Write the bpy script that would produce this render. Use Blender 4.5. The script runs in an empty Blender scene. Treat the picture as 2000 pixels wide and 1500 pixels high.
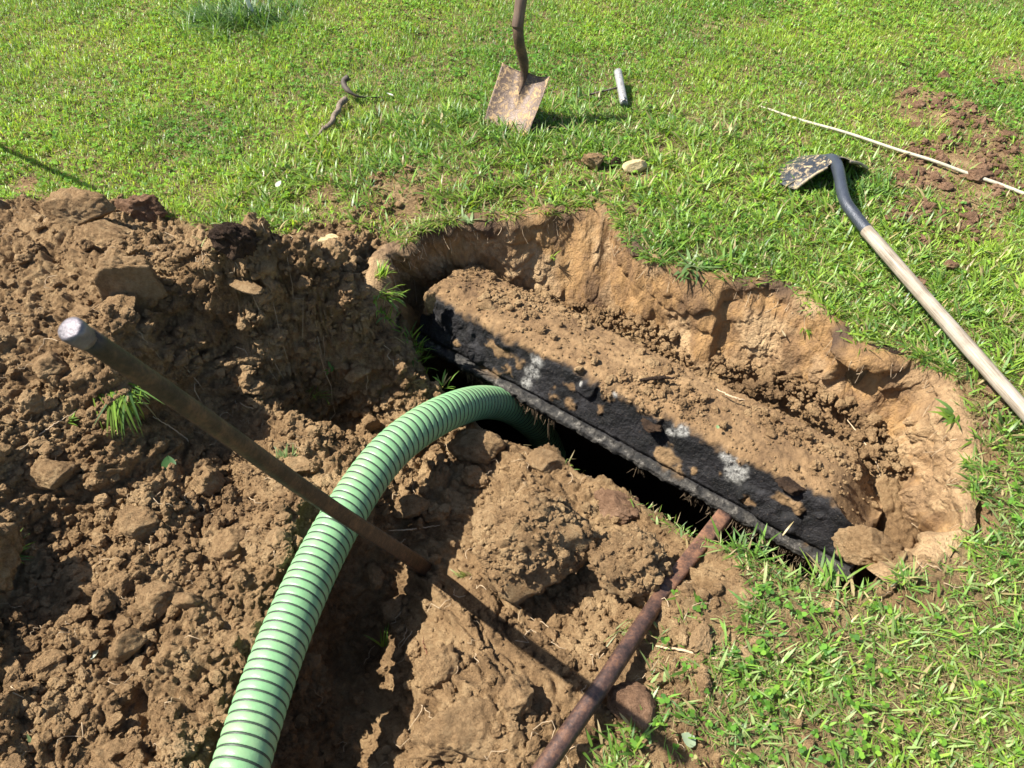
import bpy, bmesh, math, random
import numpy as np
from mathutils import Vector, Matrix
random.seed(5)
RNG = np.random.default_rng(11)
R = math.radians
scn = bpy.context.scene
COL = scn.collection

# ------------------------------------------------------------------ camera, sky, sun
CAM_H, PITCH, FPX = 1.6, R(48.0), 1511.0
SP, CP = math.sin(PITCH), math.cos(PITCH)
cd = bpy.data.cameras.new("camera"); cam = bpy.data.objects.new("camera", cd); COL.objects.link(cam)
cam.location = (0, 0, CAM_H); cam.rotation_euler = (math.pi/2 - PITCH, 0, 0)
cd.sensor_width = 36; cd.lens = 36*FPX/2000; cd.clip_start = .02; cd.clip_end = 2000
cd.dof.use_dof = True; cd.dof.focus_distance = 2.2; cd.dof.aperture_fstop = 9.0
scn.camera = cam
SUN_L = (0.80, -0.14, -1.0)                      # direction the light travels
sd = Vector(SUN_L).normalized()
elev = math.asin(-sd.z); az = math.atan2(-sd.x, -sd.y)     # azimuth from +Y, clockwise
w = bpy.data.worlds.new("World"); scn.world = w; w.use_nodes = True
nt = w.node_tree; bg = nt.nodes["Background"]; sky = nt.nodes.new("ShaderNodeTexSky")
sky.sky_type = 'NISHITA'; sky.sun_disc = False; sky.sun_elevation = elev; sky.sun_rotation = az
nt.links.new(sky.outputs[0], bg.inputs[0]); bg.inputs[1].default_value = 0.068
sl = bpy.data.lights.new("sun", 'SUN'); sl.energy = 4.8; sl.angle = R(.53); sl.color = (1, .955, .88)
so = bpy.data.objects.new("sun", sl); COL.objects.link(so)
so.rotation_euler = sd.to_track_quat('-Z', 'Y').to_euler(); so.location = (-4, 1, 5)
scn.view_settings.view_transform = 'Standard'; scn.view_settings.look = 'None'
scn.view_settings.exposure = 1.38; scn.view_settings.gamma = 1

# ------------------------------------------------------------------ helpers
def at(px, py, z=0.0):
    """point of the place at height z seen at a position of the photograph"""
    yc = (py-750)/FPX; xc = (px-1000)/FPX
    Z = (CAM_H - z)/(SP + yc*CP)
    return np.array([xc*Z, Z*(CP - yc*SP), z])
def at_depth(px, py, Z):
    yc = (py-750)/FPX; xc = (px-1000)/FPX
    return np.array([xc*Z, Z*(CP - yc*SP), CAM_H - Z*(SP + yc*CP)])
def at2(px, py, z=0.0): return at(px, py, z)[:2]

def tag(o, label=None, cat=None, group=None, kind=None):
    if label: o["label"] = label
    if cat: o["category"] = cat
    if group: o["group"] = group
    if kind: o["kind"] = kind
    return o
def empty(name, loc, rot=(0, 0, 0)):
    o = bpy.data.objects.new(name, None); COL.objects.link(o); o.location = loc; o.rotation_euler = rot
    o.empty_display_size = .05; return o
def mesh_np(name, V, faces_list, mat, parent=None, smooth=True, attrs=None, loc=None):
    """faces_list: list of (F,k) int arrays"""
    V = np.asarray(V, dtype=np.float32)
    me = bpy.data.meshes.new(name)
    me.vertices.add(len(V)); me.vertices.foreach_set("co", V.ravel())
    nl = sum(f.size for f in faces_list); nf = sum(len(f) for f in faces_list)
    me.loops.add(nl); me.polygons.add(nf)
    li = np.concatenate([f.ravel() for f in faces_list]).astype(np.int32)
    me.loops.foreach_set("vertex_index", li)
    tot = np.concatenate([np.full(len(f), f.shape[1], np.int32) for f in faces_list])
    st = np.concatenate([[0], np.cumsum(tot)[:-1]]).astype(np.int32)
    me.polygons.foreach_set("loop_start", st)
    me.polygons.foreach_set("use_smooth", np.full(nf, bool(smooth)))
    if attrs:
        for k, a in attrs.items():
            a = np.asarray(a, dtype=np.float32)
            if a.ndim == 1:
                at_ = me.attributes.new(k, 'FLOAT', 'POINT'); at_.data.foreach_set("value", a)
            else:
                at_ = me.attributes.new(k, 'FLOAT_COLOR', 'POINT')
                if a.shape[1] == 3: a = np.hstack([a, np.ones((len(a), 1), np.float32)])
                at_.data.foreach_set("color", a.ravel())
    me.update(calc_edges=True); me.validate()
    if mat: me.materials.append(mat)
    o = bpy.data.objects.new(name, me); COL.objects.link(o)
    if loc is not None: o.location = loc
    if parent: o.parent = parent
    return o

# ---- noise
def hash2(ix, iy, seed):
    h = (ix.astype(np.int64)*374761393 + iy.astype(np.int64)*668265263 + seed*2147483647) & 0xffffffff
    h = ((h ^ (h >> 13))*1274126177) & 0xffffffff
    h = ((h ^ (h >> 16))*2246822519) & 0xffffffff
    return ((h ^ (h >> 15)) & 0xffffff)/float(0xffffff)
def vnoise(x, y, seed=0):
    ix = np.floor(x); iy = np.floor(y); fx = x-ix; fy = y-iy
    fx = fx*fx*(3-2*fx); fy = fy*fy*(3-2*fy)
    a = hash2(ix, iy, seed); b = hash2(ix+1, iy, seed); c = hash2(ix, iy+1, seed); d = hash2(ix+1, iy+1, seed)
    return (a*(1-fx)+b*fx)*(1-fy) + (c*(1-fx)+d*fx)*fy
def fbm(x, y, seed=0, octv=4, gain=.5):
    s = 0; a = 1; t = 0
    for i in range(octv):
        s = s + a*vnoise(x*2**i + 17.3*i, y*2**i - 9.1*i, seed+i); t += a; a *= gain
    return s/t - .5
def lumps(x, y, cell, seed, rmin=.35, rmax=.75, p=.8, asp=.5):
    """height of randomly sized faceted lumps sitting in jittered cells (0..1 * cell)"""
    X = x/cell; Y = y/cell; ix = np.floor(X); iy = np.floor(Y); out = np.zeros_like(X)
    for dx in (-1, 0, 1):
        for dy in (-1, 0, 1):
            cx = ix+dx; cy = iy+dy
            jx = hash2(cx, cy, seed); jy = hash2(cx, cy, seed+1); rr = hash2(cx, cy, seed+2); on = hash2(cx, cy, seed+3)
            an = hash2(cx, cy, seed+4)*6.283; el = .6+.8*hash2(cx, cy, seed+5)
            tx = (hash2(cx, cy, seed+6)-.5)*1.1; ty = (hash2(cx, cy, seed+7)-.5)*1.1
            ax = X-(cx+jx); ay = Y-(cy+jy)
            u = (ax*np.cos(an)+ay*np.sin(an))*el; v = (-ax*np.sin(an)+ay*np.cos(an))/el
            r = rmin+(rmax-rmin)*rr**1.5
            d2 = (u*u+v*v)/(r*r)
            dd = np.maximum(np.abs(u), np.abs(v)*.9+np.abs(u)*.25)/r
            m = np.clip(1-np.maximum(d2, dd*dd), 0, 1)
            h = np.minimum(np.sqrt(m)*r, r*.72+tx*u+ty*v)*(on < p)
            h = np.where(m > 0, np.maximum(h, 0), 0)
            out = np.maximum(out, h)
    return out*cell
def sstep(a, b, x):
    t = np.clip((x-a)/(b-a), 0, 1); return t*t*(3-2*t)
def poly_sd(P, x, y):
    """signed distance (positive inside) to polygon P (n,2)"""
    P = np.asarray(P); sh = x.shape; x = x.ravel(); y = y.ravel()
    best = np.full(x.shape, 1e9); ins = np.zeros(x.shape, bool)
    n = len(P)
    for i in range(n):
        a = P[i]; b = P[(i+1) % n]; e = b-a; L = (e@e)+1e-12
        t = np.clip(((x-a[0])*e[0]+(y-a[1])*e[1])/L, 0, 1)
        best = np.minimum(best, np.hypot(x-a[0]-t*e[0], y-a[1]-t*e[1]))
        c = ((a[1] > y) != (b[1] > y)) & (x < (b[0]-a[0])*(y-a[1])/((b[1]-a[1]) if b[1] != a[1] else 1e-12)+a[0])
        ins ^= c
    return np.where(ins, best, -best).reshape(sh)
def catmull(P, n):
    P = np.asarray(P, float); m = len(P)
    Q = np.vstack([2*P[0]-P[1], P, 2*P[-1]-P[-2]])
    T = np.linspace(0, m-1-1e-9, n); i = np.floor(T).astype(int); t = (T-i)[:, None]
    a, b, c, d = Q[i], Q[i+1], Q[i+2], Q[i+3]
    return .5*((2*b)+(-a+c)*t+(2*a-5*b+4*c-d)*t*t+(-a+3*b-3*c+d)*t**3)

# ---- materials
def newmat(name):
    m = bpy.data.materials.new(name); m.use_nodes = True; nt = m.node_tree
    b = nt.nodes["Principled BSDF"]; return m, nt, b
def N(nt, t, **kw):
    n = nt.nodes.new(t)
    for k, v in kw.items():
        if k in n.inputs: n.inputs[k].default_value = v
        else: setattr(n, k, v)
    return n
def ramp(nt, src, stops):
    r = nt.nodes.new("ShaderNodeValToRGB"); cr = r.color_ramp
    while len(cr.elements) > len(stops): cr.elements.remove(cr.elements[-1])
    while len(cr.elements) < len(stops): cr.elements.new(.5)
    for e, (p, c) in zip(cr.elements, stops): e.position = p; e.color = (*c, 1) if len(c) == 3 else c
    nt.links.new(src, r.inputs[0]); return r
def mixc(nt, f, a, b, mode='MIX'):
    m = nt.nodes.new("ShaderNodeMix"); m.data_type = 'RGBA'; m.blend_type = mode
    for s, v in ((m.inputs[0], f), (m.inputs[6], a), (m.inputs[7], b)):
        if hasattr(v, 'links'): nt.links.new(v, s)
        else: s.default_value = v if isinstance(v, (int, float)) else (*v, 1)
    return m.outputs[2]
def noise(nt, co, scale, detail=4, rough=.6, dist=0):
    n = N(nt, "ShaderNodeTexNoise", Scale=scale, Detail=detail, Roughness=rough, Distortion=dist)
    nt.links.new(co, n.inputs["Vector"]); return n
def bumps(nt, b, specs):
    """specs: list of (height socket, distance, strength)"""
    prev = None
    for h, dist, st in specs:
        bp = N(nt, "ShaderNodeBump", Strength=st, Distance=dist)
        nt.links.new(h, bp.inputs["Height"])
        if prev: nt.links.new(prev, bp.inputs["Normal"])
        prev = bp.outputs[0]
    nt.links.new(prev, b.inputs["Normal"])
def soil_color(nt, co, dark, mid, light, scale=1.0):
    n1 = noise(nt, co, 7*scale, 6, .65); n2 = noise(nt, co, 55*scale, 5, .7); n3 = noise(nt, co, 300*scale, 3, .7)
    add = N(nt, "ShaderNodeMath", operation='MULTIPLY_ADD'); nt.links.new(n2.outputs[0], add.inputs[0]); add.inputs[1].default_value = .55
    nt.links.new(n1.outputs[0], add.inputs[2])
    add2 = N(nt, "ShaderNodeMath", operation='MULTIPLY_ADD'); nt.links.new(n3.outputs[0], add2.inputs[0]); add2.inputs[1].default_value = .35
    nt.links.new(add.outputs[0], add2.inputs[2])
    mr = N(nt, "ShaderNodeMapRange"); mr.inputs[1].default_value = .68; mr.inputs[2].default_value = 1.22
    nt.links.new(add2.outputs[0], mr.inputs[0])
    r = ramp(nt, mr.outputs[0], [(0, dark), (.45, mid), (1, light)])
    return r.outputs[0]
def soil_mat(name, dark, mid, light, bump=1.0, fine=1.0):
    m, nt, b = newmat(name); tc = N(nt, "ShaderNodeTexCoord"); co = tc.outputs["Object"]
    c = soil_color(nt, co, dark, mid, light)
    nt.links.new(c, b.inputs["Base Color"]); b.inputs["Roughness"].default_value = .95; b.inputs["Specular IOR Level"].default_value = .15
    n1 = noise(nt, co, 90, 5, .65); v = N(nt, "ShaderNodeTexVoronoi", Scale=130.0, feature='F1'); nt.links.new(co, v.inputs["Vector"])
    n2 = noise(nt, co, 420, 4, .7)
    bumps(nt, b, [(n1.outputs[0], .016*bump, 1.0), (n2.outputs[0], .005*fine, 1.0)])
    return m
DK, MD, LT = (.095, .055, .027), (.275, .172, .084), (.47, .325, .170)
M_soil = soil_mat("loose soil", DK, MD, LT)
M_clay = soil_mat("clay clod", (.15, .088, .042), (.305, .193, .095), (.46, .315, .165), 1)
M_red = soil_mat("reddish soil", (.09, .048, .028), (.20, .115, .066), (.33, .205, .125), 1)
M_root_soil = soil_mat("dark rooty soil", (.018, .012, .009), (.05, .031, .020), (.11, .068, .040), 1.2)
M_ochre = soil_mat("ochre clod", (.16, .095, .045), (.29, .185, .092), (.41, .285, .155), .8)
M_stone = soil_mat("pale stone", (.30, .22, .10), (.50, .38, .20), (.62, .50, .30), .25, .5)

# ground sheet material: three surfaces by attributes: clay wall streaks, soil, turf base
def ground_mat():
    m, nt, b = newmat("ground soil"); tc = N(nt, "ShaderNodeTexCoord"); co = tc.outputs["Object"]
    c = soil_color(nt, co, DK, MD, LT)
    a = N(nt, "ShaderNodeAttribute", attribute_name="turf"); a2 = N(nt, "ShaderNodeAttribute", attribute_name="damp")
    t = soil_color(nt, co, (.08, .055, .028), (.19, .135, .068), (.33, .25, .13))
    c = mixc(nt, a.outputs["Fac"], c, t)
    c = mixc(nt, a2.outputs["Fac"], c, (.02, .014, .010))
    nt.links.new(c, b.inputs["Base Color"]); b.inputs["Roughness"].default_value = .95; b.inputs["Specular IOR Level"].default_value = .15
    n1 = noise(nt, co, 90, 5, .65); v = N(nt, "ShaderNodeTexVoronoi", Scale=110.0, feature='F1'); nt.links.new(co, v.inputs["Vector"])
    n2 = noise(nt, co, 420, 4, .7)
    bumps(nt, b, [(n1.outputs[0], .018, 1.0), (n2.outputs[0], .005, 1.0)])
    return m
M_ground = ground_mat()
def wall_mat():
    m, nt, b = newmat("cut clay wall"); tc = N(nt, "ShaderNodeTexCoord")
    mp = N(nt, "ShaderNodeMapping"); mp.inputs["Scale"].default_value = (1, 1, .45); nt.links.new(tc.outputs["Object"], mp.inputs[0]); co = mp.outputs[0]
    n1 = noise(nt, co, 9, 6, .6); n2 = noise(nt, co, 60, 4, .6)
    add = N(nt, "ShaderNodeMath", operation='MULTIPLY_ADD'); nt.links.new(n2.outputs[0], add.inputs[0]); add.inputs[1].default_value = .35; nt.links.new(n1.outputs[0], add.inputs[2])
    c = ramp(nt, add.outputs[0], [(.45, (.085, .046, .022)), (.60, (.20, .115, .051)), (.74, (.305, .175, .068)), (.88, (.34, .215, .10))]).outputs[0]
    a = N(nt, "ShaderNodeAttribute", attribute_name="crumb")
    s = soil_color(nt, tc.outputs["Object"], DK, MD, LT)
    c = mixc(nt, a.outputs["Fac"], c, s)
    a3 = N(nt, "ShaderNodeAttribute", attribute_name="humus")
    c = mixc(nt, a3.outputs["Fac"], c, (.05, .03, .02))
    nt.links.new(c, b.inputs["Base Color"]); b.inputs["Roughness"].default_value = .72; b.inputs["Specular IOR Level"].default_value = .3
    n3 = noise(nt, tc.outputs["Object"], 150, 4, .7); n4 = noise(nt, co, 35, 4, .6)
    bumps(nt, b, [(n4.outputs[0], .02, .8), (n3.outputs[0], .008, .9)])
    return m
M_wall = wall_mat()
def plain(name, col, rough=.6, metal=0, var=.25, scale=30, bump=0.0, coat=0):
    m, nt, b = newmat(name); tc = N(nt, "ShaderNodeTexCoord"); n = noise(nt, tc.outputs["Object"], scale, 5, .65)
    r = ramp(nt, n.outputs[0], [(.3, tuple(c*(1-var) for c in col)), (.7, tuple(min(1, c*(1+var)) for c in col))])
    nt.links.new(r.outputs[0], b.inputs["Base Color"]); b.inputs["Roughness"].default_value = rough; b.inputs["Metallic"].default_value = metal
    if bump: bumps(nt, b, [(n.outputs[0], bump, .8)])
    return m
def leaf_mat(name):
    m, nt, b = newmat(name); a = N(nt, "ShaderNodeAttribute", attribute_name="col")
    nt.links.new(a.outputs["Color"], b.inputs["Base Color"]); b.inputs["Roughness"].default_value = .42; b.inputs["Specular IOR Level"].default_value = .42
    tr = N(nt, "ShaderNodeBsdfTranslucent"); br = mixc(nt, 1.0, a.outputs["Color"], (1.5, 1.45, .7), 'MULTIPLY')
    nt.links.new(br, tr.inputs[0])
    mx = N(nt, "ShaderNodeMixShader"); mx.inputs[0].default_value = .42
    nt.links.new(b.outputs[0], mx.inputs[1]); nt.links.new(tr.outputs[0], mx.inputs[2])
    nt.links.new(mx.outputs[0], nt.nodes["Material Output"].inputs[0]); return m
M_leaf = leaf_mat("green blades")
def rust_mat(name, c1, c2, c3, rough=.75, scale=1, metal=.2):
    m, nt, b = newmat(name); tc = N(nt, "ShaderNodeTexCoord"); co = tc.outputs["Object"]
    n1 = noise(nt, co, 25*scale, 6, .7); n2 = noise(nt, co, 160*scale, 4, .7)
    add = N(nt, "ShaderNodeMath", operation='MULTIPLY_ADD'); nt.links.new(n2.outputs[0], add.inputs[0]); add.inputs[1].default_value = .5; nt.links.new(n1.outputs[0], add.inputs[2])
    r = ramp(nt, add.outputs[0], [(.58, c1), (.75, c2), (.92, c3)])
    nt.links.new(r.outputs[0], b.inputs["Base Color"]); b.inputs["Roughness"].default_value = rough; b.inputs["Metallic"].default_value = metal
    bumps(nt, b, [(n1.outputs[0], .003, .5), (n2.outputs[0], .0012, .7)])
    return m
M_rust = rust_mat("rusty steel", (.026, .016, .013), (.070, .038, .028), (.16, .080, .046), .5)
M_rust2 = rust_mat("orange rust", (.04, .022, .016), (.12, .058, .034), (.24, .115, .06), .7)
M_barsteel = rust_mat("dark rusty bar", (.020, .014, .010), (.045, .029, .019), (.11, .062, .034), .6)

# ------------------------------------------------------------------ the shape of the place
RIM = [(775, 655), (735, 570), (745, 500), (800, 458), (880, 433), (1000, 420), (1100, 402), (1200, 408), (1240, 470), (1310, 520),
       (1450, 545), (1545, 560), (1610, 610), (1680, 680), (1810, 705), (1864, 785), (1898, 885), (1890, 970), (1818, 1078), (1735, 1140)]
RIMZ = [-.17, -.01] + [0]*18
BOT = [(805, 700, -.38), (808, 640, -.36), (815, 608, -.35), (870, 588, -.34), (925, 590, -.34), (1000, 605, -.34), (1080, 625, -.33), (1180, 645, -.33),
       (1240, 660, -.31), (1320, 690, -.30), (1420, 718, -.29), (1500, 748, -.28), (1560, 778, -.27), (1620, 805, -.26), (1680, 855, -.26),
       (1715, 905, -.27), (1745, 960, -.28), (1765, 1020, -.32), (1765, 1085, -.45), (1725, 1125, -.5)]
rimW = np.array([at(px, py, z) for (px, py), z in zip(RIM, RIMZ)]); botW = np.array([at(*b) for b in BOT]); botW[2:6, :2] += (-.05, .07); botW[6, 1] += .03
def rim_jit(P):
    q = np.linspace(0, 1, len(P)); P = P.copy()
    P[:, 0] += .035*fbm(q*26, q*0+1, 14, 4)+.018*fbm(q*90, q*0+1, 16, 3); P[:, 1] += .035*fbm(q*26, q*0+7, 15, 4)+.018*fbm(q*90, q*0+7, 17, 3); P[:, 2] += .022*fbm(q*40, q*0+3, 18, 4)
    return P
rimS = rim_jit(catmull(rimW, 320))[::2]
# mouth of the tank below the lid (front line is the soil edge nearest the viewer)
MOUTH = [(800, 612, -.3), (815, 690, -.25), (850, 745, -.24), (905, 790, -.24), (950, 835, -.22), (1020, 862, -.2), (1090, 880, -.2), (1130, 915, -.18), (1200, 955, -.16), (1290, 1000, -.14),
         (1350, 1040, -.1), (1410, 1062, -.05), (1490, 1080, 0), (1560, 1118, 0), (1660, 1152, 0), (1735, 1128, 0), (1765, 1060, -.25),
         (1700, 950, -.28), (1300, 760, -.28), (900, 610, -.3)]
mouthP = np.array([at2(*m) for m in MOUTH])
pitP = np.vstack([rimS[:, :2], np.array([at2(*m) for m in MOUTH[:-4]])[::-1]])
CTRL = [  # px, py, height of the surface there
 (0,0,0),(500,0,0),(1000,0,0),(1500,0,0),(2000,0,0),(0,200,0),(400,250,0),(800,250,0),(1200,200,0),(1600,200,0),(2000,200,0),(200,330,.01),(450,370,.0),(620,370,0),
 (0,330,.0),(-300,330,.0),(1000,350,0),(1400,350,0),(1800,400,0),(2100,500,0),(2200,800,0),(900,400,0),(1100,385,0),(1300,480,0),(1500,500,0),(1700,620,0),(1900,720,0),
 (1950,900,0),(1900,1050,0),(1780,1170,0),(1680,1190,0),(1560,1150,0),(1500,1120,0),(1430,1090,-.01),(1500,1300,0),(1900,1300,0),(2200,1300,0),(1320,1300,0),(1290,1450,0),(1600,1480,0),(2000,1600,0),
 (1340,1180,-.01),(1370,1100,-.04),(1340,1050,-.10),(1200,965,-.16),(1100,905,-.19),(1010,880,-.21),(930,900,-.24),(880,960,-.24),(870,1080,-.24),(830,1120,-.24),(900,1180,-.13),
 (980,960,-.20),(1040,990,-.18),(1120,980,-.17),(1230,1040,-.15),(1040,1100,-.17),(1150,1180,-.13),(1230,1200,-.10),(1000,1230,-.13),(930,1160,-.17),(1100,1300,-.05),(1220,1330,-.03),(930,1300,-.06),(1000,1430,-.03),
 (880,1400,-.07),(800,1430,-.15),(770,1520,-.16),(900,1520,-.05),(1100,1480,-.03),(850,1260,-.13),(860,1190,-.15),(1050,1700,0),
 (760,1200,-.32),(730,1300,-.34),(690,1400,-.34),(650,1500,-.34),(620,1600,-.32),(720,1140,-.29),(800,1020,-.24),(840,930,-.23),(790,880,-.24),(860,830,-.26),
 (700,780,-.24),(760,800,-.26),(820,770,-.27),(700,860,-.20),(620,820,-.18),(630,930,-.11),(600,1010,-.05),(545,1110,-.035),(490,1250,-.02),(440,1400,-.01),(410,1520,-.01),(590,1110,-.05),(535,1250,-.035),(480,1400,-.03),(650,1000,-.08),
 (610,1290,-.28),(645,1200,-.27),(570,1420,-.29),(690,1090,-.24),(530,1550,-.29),(735,1000,-.18),
 (500,960,-.10),(480,1100,-.06),(420,1250,-.04),(340,1400,-.03),(250,1480,0),(100,1450,0),(0,1500,.02),(250,1200,-.03),(100,1220,-.05),(80,1100,-.08),(230,1080,-.05),(120,1010,-.06),(350,1000,-.07),
 (350,930,-.08),(100,880,.03),(30,760,.10),(50,650,.15),(150,600,.16),(180,780,.09),(260,880,-.02),(-200,1100,.12),(-200,800,.2),(-300,500,.2),(-200,1400,.05),
 (30,440,.06),(120,430,.11),(90,520,.15),(230,500,.21),(330,535,.20),(430,560,.19),(530,570,.15),(610,590,.11),(680,625,.04),(700,570,.03),(660,500,.01),(520,490,.02),(420,475,.03),(310,425,.02),(570,425,0),(500,425,0),(440,415,0),(380,400,0),(330,375,0),(240,350,0),(150,350,0),(60,360,0),(650,410,0),(700,425,0),(560,520,.06),(450,515,.09),(340,470,.09),
 (100,392,.03),(0,400,.02),(560,440,.01),(640,440,.01),
 (330,630,.08),(400,640,.05),(460,650,.02),(540,680,-.05),(610,700,-.11),(660,740,-.19),(370,700,.0),(300,680,.13),(240,740,.12),(450,760,-.10),(540,780,-.15),(400,850,-.14),(370,790,-.08),(320,850,-.07),(480,720,-.06),
 (740,640,-.02),(780,690,-.06),(820,735,-.18),(760,740,-.16),(690,690,-.08)]
CW = np.array([at(*c) for c in CTRL]); ex = [(-4, 5), (0, 6), (4, 5), (5, 2), (4, -1), (0, -1.5), (-4, -1), (-5, 2), (2, -.5)]
CW = np.vstack([CW, [[x, y, 0] for x, y in ex]])
def tps_fit(P, z, lam=2e-4):
    d = np.hypot(P[:, None, 0]-P[None, :, 0], P[:, None, 1]-P[None, :, 1]); K = np.where(d > 0, d*d*np.log(d+1e-12), 0)+lam*np.eye(len(P))
    n = len(P); A = np.zeros((n+3, n+3)); A[:n, :n] = K; A[:n, n] = 1; A[:n, n+1:] = P[:, :2]; A[n:, :n] = A[:n, n:].T
    return np.linalg.solve(A, np.concatenate([z, [0, 0, 0]]))
TW = tps_fit(CW, CW[:, 2])
def tps_eval(x, y):
    sh = x.shape; x = x.ravel(); y = y.ravel(); out = np.empty(x.shape); n = len(CW)
    for i in range(0, len(x), 20000):
        d = np.hypot(x[i:i+20000, None]-CW[None, :, 0], y[i:i+20000, None]-CW[None, :, 1])
        out[i:i+20000] = (d*d*np.log(d+1e-12))@TW[:n]+TW[n]+x[i:i+20000]*TW[n+1]+y[i:i+20000]*TW[n+2]
    return out.reshape(sh)
gx0, gx1, gy0, gy1 = -4.0, 4.0, -.8, 6.4
cgx = np.arange(gx0, gx1+.02, .025); cgy = np.arange(gy0, gy1+.02, .025)
BX, BY = np.meshgrid(cgx, cgy); BZ = tps_eval(BX, BY)
BZ *= 1-sstep(2.6, 3.6, np.hypot(BX, BY-2)); BZ = np.clip(BZ, -.40, .32)
def bil(A, gx, gy, x, y):
    fx = np.clip(np.interp(x, gx, np.arange(len(gx))), 0, len(gx)-1.001); fy = np.clip(np.interp(y, gy, np.arange(len(gy))), 0, len(gy)-1.001)
    ix = fx.astype(int); iy = fy.astype(int); fx = fx-ix; fy = fy-iy
    return (A[iy, ix]*(1-fx)+A[iy, ix+1]*fx)*(1-fy)+(A[iy+1, ix]*(1-fx)+A[iy+1, ix+1]*fx)*fy
def base(x, y): return bil(BZ, cgx, cgy, x, y)

# bare ground outline
BARE = [(-700, 380, .05), (0, 392, .02), (90, 380, .03), (170, 384, .04), (330, 425, .02), (400, 452, .01), (450, 458, .01), (500, 462, .01), (560, 470, .01), (610, 450, 0), (670, 430, 0), (720, 452, 0), (745, 478, 0)]
BARE2 = [(1420, 1075, 0), (1340, 1120, 0), (1290, 1220, 0), (1315, 1290, 0), (1240, 1370, 0), (1200, 1440, 0), (1160, 1540, 0), (1100, 1900, 0), (-1500, 2100, 0), (-2500, 900, 0)]
bareP = np.vstack([[at2(*b) for b in BARE], rimS[8:, :2], [at2(*m) for m in MOUTH[11:15]][::-1], [at2(*b) for b in BARE2]])
bare2P = np.vstack([[at2(*b) for b in BARE], rimS[:9, :2][::-1], [at2(*m) for m in MOUTH[:12]], [at2(*b) for b in BARE2]])
PATCH = [(1830, 215, .20, .8), (1800, 180, .07, .5), (1870, 335, .26, .8), (1960, 280, .12, .8), (1790, 420, .14, .6), (1900, 430, .16, .7), (1740, 440, .06, .5), (1980, 130, .1, .7), (1850, 500, .12, .5), (1780, 560, .06, .5),
         (760, 385, .16, .7), (640, 395, .1, .6), (880, 360, .08, .5), (1130, 350, .12, .45), (1240, 355, .08, .4), (990, 340, .06, .4), (850, 420, .12, .4), (1000, 395, .15, .3),
         (1410, 1140, .11, 1), (1400, 1220, .10, .9), (1340, 1250, .06, .8), (1350, 1330, .09, .8), (1440, 1370, .05, .7), (1470, 1400, .05, .7), (1540, 1210, .06, .6), (1610, 1240, .05, .6), (1560, 1430, .06, .5),
         (1330, 1480, .08, .8), (1780, 1420, .04, .5), (1900, 1000, .07, .9), (1915, 900, .05, .8), (1840, 1090, .07, .9), (1760, 1150, .05, .8), (1860, 760, .05, .8), (1950, 1190, .04, .6), (1960, 800, .06, .7), (1920, 750, .06, .5), (1900, 820, .05, .5), (1810, 1090, .08, .7), (1850, 1010, .06, .7), (1620, 1160, .06, .6), (1980, 560, .05, .5), (60, 360, .05, .9), (25, 320, .0001, 0)]
patchW = [(at2(px, py), r, s) for px, py, r, s in PATCH]
def barren(x, y):
    """0 = full lawn, 1 = bare soil"""
    nz = fbm(x*9, y*9, 40, 3)*.10+fbm(x*40, y*40, 44, 2)*.03
    d = poly_sd(bare2P, x, y)+nz
    m = sstep(-.05, .03, d)*1.0
    dr = poly_sd(pitP, x, y)
    m = np.maximum(m, np.where(dr > 0, 1.0, .45*sstep(-.09, 0, dr+nz*1.5)))
    for c, r, s in patchW:
        dd = np.hypot(x-c[0], y-c[1])+nz*1.2
        m = np.maximum(m, s*(1-sstep(r*.55, r*1.25, dd)))
    return m
def axis(lo, f0, f1, hi, fine, coarse):
    a = np.arange(lo, f0, coarse); b = np.arange(f0, f1, fine); c = np.arange(f1, hi+coarse, coarse)
    return np.concatenate([a, b, c])
GX = axis(gx0, -1.75, 1.4, gx1, .0045, .03); GY = axis(gy0, .15, 2.45, gy1, .0045, .03)
XX, YY = np.meshgrid(GX, GY)
ZB = base(XX, YY)
dPit = poly_sd(pitP, XX, YY); dMouth = poly_sd(mouthP, XX, YY)
bareN = barren(XX, YY)
UX = XX-ZB*1.1; UY = YY+ZB*1.3
wx = UX+.012*fbm(UX*30, UY*30, 3, 3); wy = UY+.012*fbm(UX*30, UY*30, 9, 3)
L1 = lumps(wx, wy, .11, 100, .2, .7, .55); L2 = lumps(wx+.3, wy, .05, 200, .25, .75, .7); L3 = lumps(wx, wy+.2, .024, 300, .3, .75, .8); L4 = lumps(wx+.11, wy+.2, .012, 400, .3, .75, .85)
calm = .35+.65*sstep(-.12, .12, fbm(XX*2.2, YY*2.2, 77, 3))
clodh = (L1*.55*calm+L2*.8*calm+L3*1.0+L4*.95)*1.0 - .020
soilh = clodh + .06*fbm(UX*6, UY*6, 21, 5) + .014*fbm(UX*50, UY*50, 22, 4)
lawnh = .012*fbm(XX*5, YY*5, 31, 3) + .006*fbm(XX*45, YY*45, 32, 3) - .004
shr = 1-.65*(poly_sd(bareP, XX, YY) < -.05)      # thin scatters on the lawn are lower
_dispn = soilh*bareN*shr + lawnh*(1-bareN)
_gy, _gx = np.gradient(ZB, GY, GX); _gl = np.sqrt(1+_gx**2+_gy**2)
ZZ = ZB + _dispn/_gl
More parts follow.
